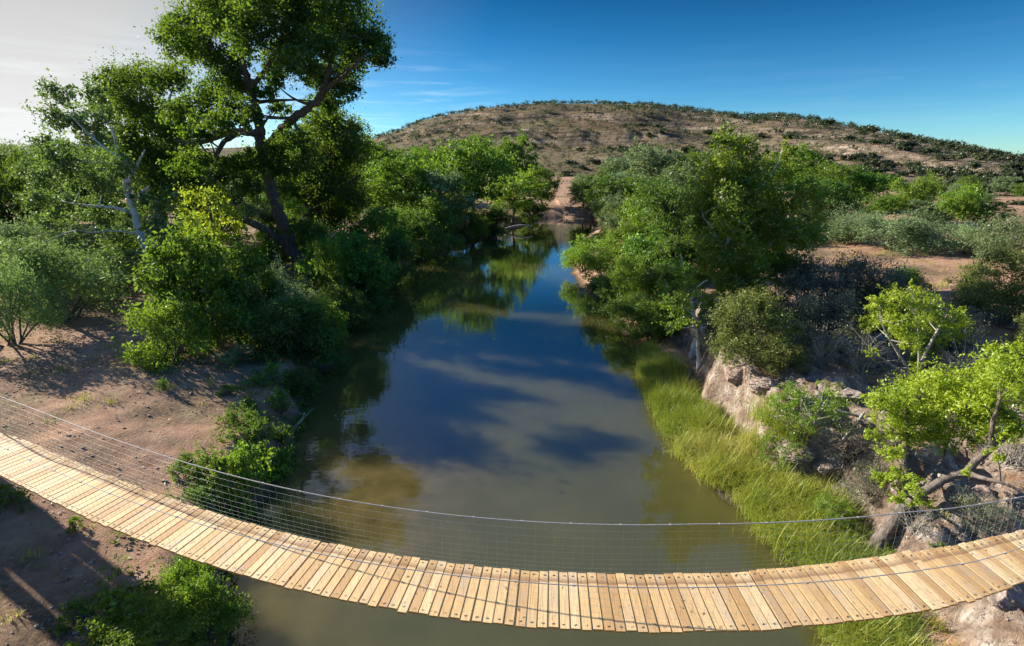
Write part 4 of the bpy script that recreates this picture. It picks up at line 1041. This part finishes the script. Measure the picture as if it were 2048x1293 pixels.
scatter(30, (22, 110), (48, 120), ('SG', 'SG', 'OL', 'MQ'), (1.6, 3.2), (1.4, 2.0), 'shrub', 'sage grey shrub scattered on the flat before the hill', 'shrub', 'scrub of the right flat', 3, True, lambda x, y: 24 < x < 38 and y < 58)
scatter(18, (30, 125), (80, 112), ('BR', 'BRO', 'BRD', 'BR'), (2.4, 4.4), (1.1, 1.5), 'tree', 'green tree in the row along the foot of the hill', 'tree', 'tree row at the foot of the hill', 3, True)
scatter(30, (12, 34), (52, 120), ('BRO', 'BRD', 'BUD', 'BRD'), (4, 9), (1.0, 1.3), 'tree', 'leafy tree in the far thicket on the right bank', 'tree', 'far thicket of the right bank', 1.5, True)
scatter(34, (9.5, 26), (13, 40), ('GBR', 'TWP', 'GBR', 'OL'), (.5, 1.1), (1.2, 1.8), 'brush', 'low dry grey brush on the stony right slope', 'bush', 'dry brush of the right slope', 2.6, True)
# ------------------------------------------------------------------ grass on the right bank (uncountable)
def blades(bases, n_each, L, rg, lean=None, spread=.25, wd=.012):
    nb = len(bases) * n_each
    b = np.repeat(bases, n_each, 0) + np.stack([rg.normal(size=nb) * spread * .5, rg.normal(size=nb) * spread * .5, np.zeros(nb)], 1)
    an = rg.uniform(0, 2 * np.pi, nb); d = np.stack([np.cos(an), np.sin(an), 0 * an], 1)
    if lean is not None: d = unit(d + np.repeat(lean, n_each, 0) * .8)
    ln = L * (.5 + .7 * rg.random(nb)) * np.repeat(rg.uniform(.5, 1.4, len(bases)), n_each); bend = rg.uniform(.25, 1.0, nb)
    side = np.cross(d, [0, 0, 1.0])
    cols = []
    for k, t in enumerate((0, .4, .75, 1.0)):
        hx = ln * bend * t * t * .85; hz = ln * (t - .62 * bend * t * t)
        c = b + d * hx[:, None]; c[:, 2] += hz
        w_ = wd * (1, .9, .6, .12)[k]
        cols.append(np.stack([c - side * w_, c + side * w_], 1))
    V = np.stack(cols, 1).reshape(-1, 3)          # nb,4,2
    i = np.arange(nb)[:, None] * 8 + np.array([0, 2, 4])[None, :]
    Q = np.stack([i, i + 1, i + 3, i + 2], -1).reshape(-1, 4)
    tone = np.repeat(np.clip(np.repeat(.3 + .45 * vnoise(bases[:, 0] * .5, bases[:, 1] * .5, s=77) + rg.normal(size=len(bases)) * .12, n_each) + rg.normal(size=nb) * .22, 0, 1), 3)
    tone = np.clip(tone.reshape(-1, 3) + np.array([-.04, .02, .2]) * rg.uniform(.2, 1.4, (nb, 1)), 0, 1).reshape(-1)
    return V, Q, tone
rgq = np.random.default_rng(33)
rpn = np.array([up0(*p) for p in RIGHT_PX if 690 <= p[1] <= 1293] + [(7.4, 5.5)])
seg = np.linalg.norm(np.diff(rpn, axis=0), axis=1); cs = np.concatenate([[0], np.cumsum(seg)])
NB = 250
s_ = rgq.uniform(0, cs[-1], NB); qx = np.interp(s_, cs, rpn[:, 0]); qy = np.interp(s_, cs, rpn[:, 1])
wdt = np.interp(qy, [6, 10, 12, 15, 20, 24, 28], [1.2, 1.7, 2.4, 2.5, 1.8, 1.2, .7])
off = rgq.random(NB) * wdt - .1
sdx = sdist(qx + .2, qy) - sdist(qx - .2, qy); sdy = sdist(qx, qy + .2) - sdist(qx, qy - .2)
nn = unit(np.stack([sdx, sdy], 1)); bx, by = qx + nn[:, 0] * off, qy + nn[:, 1] * off
keep = (rgq.random(NB) < np.where(by < 9.5, .75, 1)) & (by < 26.5 + rgq.normal(size=NB)); bx, by, nn = bx[keep], by[keep], nn[keep]
bases = np.stack([bx, by, np.maximum(height(bx, by), 0)], 1)
V, Q, A = blades(bases, 300, .95, rgq, np.stack([-nn[:, 0], -nn[:, 1], 0 * nn[:, 0]], 1) * .4, .5, .0075)
tag(obj('bank_grass', mesh_np('bank_grass', V, Q, M['grass'], False, {'lv': ('FACE', A)})), 'long yellow green grass drooping over the right water edge', 'grass', None, 'stuff')
# thin dry grass and weeds over the banks
NB = 2600
bx = rgq.uniform(-28, 34, NB); by = rgq.uniform(7, 60, NB); hh_, dd_, rt_, rk_ = height(bx, by, True)
keep = (dd_ > .6) & (rgq.random(NB) < np.where(rt_, .55, .25)) & ((fbm(bx * .3, by * .3, s=8) > .0) | (rgq.random(NB) < .2))
bases = np.stack([bx, by, hh_], 1)[keep]
V, Q, A = blades(bases, 26, .32, rgq, None, .3, .009)
tag(obj('dry_grass', mesh_np('dry_grass', V, Q, M['grass'], False, {'lv': ('FACE', np.clip(A * .6 + .45, 0, 1))})), 'sparse dry grass tufts over both stony banks', 'grass', None, 'stuff')
# low weeds along the left waterline
lpn = np.array([up0(*p) for p in LEFT_PX if p[1] >= 470]); seg = np.linalg.norm(np.diff(lpn, axis=0), axis=1); cs = np.concatenate([[0], np.cumsum(seg)])
s_ = rgq.uniform(0, cs[-1], 760); qx = np.interp(s_, cs, lpn[:, 0]); qy = np.interp(s_, cs, lpn[:, 1]); o_ = rgq.random(760) ** 1.4 * 2.6 - .15
sdx = sdist(qx + .2, qy) - sdist(qx - .2, qy); sdy = sdist(qx, qy + .2) - sdist(qx, qy - .2); nn = unit(np.stack([sdx, sdy], 1))
bx, by = qx + nn[:, 0] * o_, qy + nn[:, 1] * o_; bz = np.maximum(height(bx, by), 0)
V, Q, A = leaf_cloud([((x, y, z + .15), float(rgq.uniform(.16, .46)), 95) for x, y, z in zip(bx, by, bz)], .075, rgq, .5, .8, .4, tuft=14, sig=.3)
tag(obj('shore_weeds', mesh_np('shore_weeds', V, Q, M['broad'], False, {'lv': ('FACE', A)})), 'low dark green weeds carpeting the left waterline', 'weeds', None, 'stuff')

# ------------------------------------------------------------------ rocks, gravel, driftwood
def rock_mesh(i, sub=5):
    import bmesh
    rg = np.random.default_rng(700 + i); bm = bmesh.new(); bmesh.ops.create_icosphere(bm, subdivisions=sub, radius=1)
    P = np.array([v.co[:] for v in bm.verts]); o_ = rg.random(3) * 50
    cuts = unit(rg.normal(size=(9, 3)))
    for c_ in cuts:
        dd = P @ c_; lim = rg.uniform(.55, .85); P = P - np.maximum(dd - lim, 0)[:, None] * c_ * .9
    n = fbm(P[:, 0] * 1.3 + o_[0], P[:, 1] * 1.3 + o_[1], P[:, 2] * 1.3 + o_[2], 5, i)
    n = n + .45 * (.35 - np.abs(fbm(P[:, 0] * 3 + o_[1], P[:, 1] * 3 + o_[2], P[:, 2] * 3 + o_[0], 4, i + 5)))
    P = P * (1 + .34 * n)[:, None] * np.array([1, .8 + .3 * rg.random(), .6 + .2 * rg.random()])
    lay = P[:, 2] * 4.2 + .5 * fbm(P[:, 0] * 2, P[:, 1] * 2, P[:, 2] * 2, 2, i + 9); fr_ = lay - np.floor(lay)
    P[:, :2] *= (1 - .14 * sm((fr_ - .72) / .28) * (1 + .8 * vnoise(P[:, 0] * 3, P[:, 1] * 3, None, i)))[:, None]
    for v, p in zip(bm.verts, P): v.co = p
    me = bpy.data.meshes.new('boulder'); bm.to_mesh(me); bm.free(); me.materials.append(M['rock'])
    for p in me.polygons: p.use_smooth = False
    return me
RM = [rock_mesh(i) for i in range(5)]
def boulder(px, py, wpx, label, k, group=None, tilt=0):
    P = ground_at(px, py); r = .62 * wpx * zdepth(P) / F / 2
    o = obj('boulder', RM[k % 5]); o.location = (P[0], P[1], P[2] - r * .1); o.scale = (r, r, r); o.rotation_euler = (.3 * tilt, .2, k * 1.7)
    tag(o, label, 'boulder', group)
for k, (px, py, wp, lb) in enumerate([
    (1590, 905, 110, 'large pale boulder above the tall grass, below the green shrub'), (1690, 790, 90, 'grey rounded boulder at the top of the rock hollow'),
    (1655, 935, 90, 'tan boulder at the left rim of the rock hollow'), (1470, 745, 90, 'white pale block at the cliff edge below the juniper'),
    (1530, 770, 100, 'pinkish rock block on the cliff right of the white one'), 
    (2010, 1050, 110, 'white rock slab just above the deck at the right edge'), (2020, 1190, 120, 'white rock slab just below the deck at the right edge'),
     
    (1690, 700, 44, 'small dark stone on the orange soil above the cliff'), (1630, 720, 40, 'small pale stone by the wispy cliff top bush'), (1960, 990, 90, 'brown boulder below the leaning limb')]):
    boulder(px, py, wp, lb, k, None, k % 3 - 1)
rs = np.random.default_rng(55)
n = 0
while n < 46:
    px, py = rs.uniform(1410, 2048), rs.uniform(690, 1080); P = ground_at(px, py)
    hh_, dd_, rt_, rk_ = height(P[0:1], P[1:2], True)
    if dd_[0] < 2.0 or not rt_[0]: continue
    r = float(rs.uniform(.05, .2)); o = obj('rock', RM[n % 5]); o.location = (P[0], P[1], P[2] + r * .1); o.scale = (r, r, r * .9); o.rotation_euler = (float(rs.uniform(-.5, .5)), float(rs.uniform(-.5, .5)), float(rs.uniform(0, 6)))
    tag(o, 'small pale rock lying loose on the stony right bank', 'rock', 'loose rocks on the right bank'); n += 1
# gravel: hundreds of stones on both banks and the pebble bar at the far end
g = Geo(); oc = np.array([(1, 0, 0), (0, 1, 0), (-1, 0, 0), (0, -1, 0), (0, 0, 1), (0, 0, -1.0)])
oq = np.array([(0, 1, 4, 4), (1, 2, 4, 4), (2, 3, 4, 4), (3, 0, 4, 4)])
NG = 9000
bx = np.concatenate([rs.uniform(-20, -5, NG // 2), rs.uniform(6, 26, NG // 2)]); by = np.concatenate([rs.uniform(7, 30, NG // 2), rs.uniform(8, 34, NG // 2)])
hh_, dd_, rt_, rk_ = height(bx, by, True)
kp = (dd_ > .5) & ((fbm(bx * .5, by * .5, s=14) > -.05) | (rs.random(NG) < .3))
cube = np.array([(-1, -1, -1), (1, -1, -1), (1, 1, -1), (-1, 1, -1), (-1, -1, 1), (1, -1, 1), (1, 1, 1), (-1, 1, 1.0)]) * .6
cq = np.array([(4, 5, 6, 7), (0, 1, 5, 4), (1, 2, 6, 5), (2, 3, 7, 6), (3, 0, 4, 7)])
def stones(xs_, ys_, zs_, rmin, rmax):
    for x, y, z in zip(xs_, ys_, zs_):
        r = rmin + (rmax - rmin) * rs.random() ** 3; a = rs.random() * 6.28
        V = cube * (1 + .35 * rs.normal(size=(8, 3))) * r * np.array([1, .8, .55]); ca, sa = math.cos(a), math.sin(a)
        V = np.stack([V[:, 0] * ca - V[:, 1] * sa + x, V[:, 0] * sa + V[:, 1] * ca + y, V[:, 2] + z + r * .15], 1); g.add(V, cq, rs.random())
stones(bx[kp], by[kp], hh_[kp], .015, .075)
bar = np.array([up0(rs.uniform(1130, 1215), rs.uniform(427, 437)) for _ in range(500)])
stones(bar[:, 0], bar[:, 1], np.maximum(height(bar[:, 0], bar[:, 1]), .02), .12, .4)
tag(obj('gravel', g.mesh('gravel', M['rock'])), 'scattered pebbles on both banks and the far gravel bar', 'gravel', None, 'stuff')

NL = 26000
bx = np.concatenate([rs.uniform(-30, -5, NL // 2), rs.uniform(6, 30, NL // 2)]); by = rs.uniform(7, 48, NL)
hh_, dd_, rt_, rk_ = height(bx, by, True)
kp = (dd_ > .7) & (fbm(bx * .35, by * .35, s=44) + .5 * vnoise(bx * 1.7, by * 1.7, s=45) > rs.uniform(-.1, .5, NL))
lc = np.stack([bx, by, hh_ + .025], 1)[kp]; nl_ = len(lc)
an = rs.uniform(0, 6.28, nl_); d_ = np.stack([np.cos(an), np.sin(an), rs.normal(size=nl_) * .25], 1); w_ = np.stack([-np.sin(an), np.cos(an), rs.normal(size=nl_) * .3], 1)
stick = rs.random(nl_) < .06; L_ = np.where(stick, rs.uniform(.15, .6, nl_), rs.uniform(.03, .09, nl_))[:, None]; W_ = np.where(stick, .008, rs.uniform(.012, .03, nl_))[:, None]
V = np.stack([lc - d_ * L_, lc + w_ * W_, lc + d_ * L_, lc - w_ * W_], 1).reshape(-1, 3); V[:, 2] = np.maximum(V[:, 2], .01)
tag(obj('leaf_litter', mesh_np('leaf_litter', V, np.arange(len(V)).reshape(-1, 4), M['litter'], False, {'lv': ('FACE', rs.random(nl_))})), 'dry fallen leaves and sticks strewn over the bare banks', 'litter', None, 'stuff')

def branch(pts, label, name='dead_branch', cat='branch', mat='twig', side=3, seed=1, depth=None):
    rg = np.random.default_rng(seed); B = ground_at(*pts[0][:2]); m_ = zdepth(B) / F
    P = np.array([ray(p[0], p[1]) * ((B[1] + (p[3] if len(p) > 3 else 0)) / ray(p[0], p[1])[1]) + np.array([0, 0, H]) for p in pts]); rad = [p[2] * m_ for p in pts]
    S_ = spline(P, 5); rr_ = np.interp(np.linspace(0, 1, len(S_)), np.linspace(0, 1, len(rad)), rad); g = Geo(); g.add(*tube(S_ - S_[0], rr_, 5, .08, rg))
    for _ in range(side):
        j = int(rg.integers(len(S_) // 3, len(S_))); L = rg.uniform(.25, .8); e = S_[j] + unit(rg.normal(size=3) + (S_[-1] - S_[0])) * L
        g.add(*tube(bez(S_[j], (S_[j] + e) / 2 + rg.normal(size=3) * .08, e, 5) - S_[0], np.linspace(rr_[j] * .6, .004, 5), 4))
    o = obj(name, g.mesh(name, M[mat], True)); o.location = S_[0]; tag(o, label, cat)
branch([(1000, 462, 2.5), (1020, 455, 2.5), (1045, 451, 2), (1065, 453, 1.2)], 'pale fallen log lying in the water by the far left bushes', 'fallen_log', 'log', seed=2)
branch([(585, 868, 2.5), (592, 852, 2.2), (604, 840, 1.8), (610, 825, 1)], 'pale driftwood branch at the near left waterline', 'driftwood', 'branch', seed=3)
branch([(1745, 840, 4), (1725, 835, 3.5, .2), (1690, 826, 3, .3), (1655, 820, 1.5, .4)], 'bare grey limb reaching left from the lime tree over the rock', seed=4)
branch([(1668, 902, 2), (1690, 875, 2.6, .1), (1715, 845, 3, .2), (1728, 825, 3, .3)], 'bleached stick leaning across the dark rock hollow', seed=5)
branch([(1990, 940, 2), (2010, 965, 2.5), (2035, 985, 2), (2060, 1000, 1)], 'pale dead branch lying under the leaning limb at right', seed=6)
branch([(1700, 700, 2), (1720, 680, 1.8), (1735, 655, 1.4), (1720, 630, 1)], 'thin bleached branch left of the upper lime shrub', seed=7)
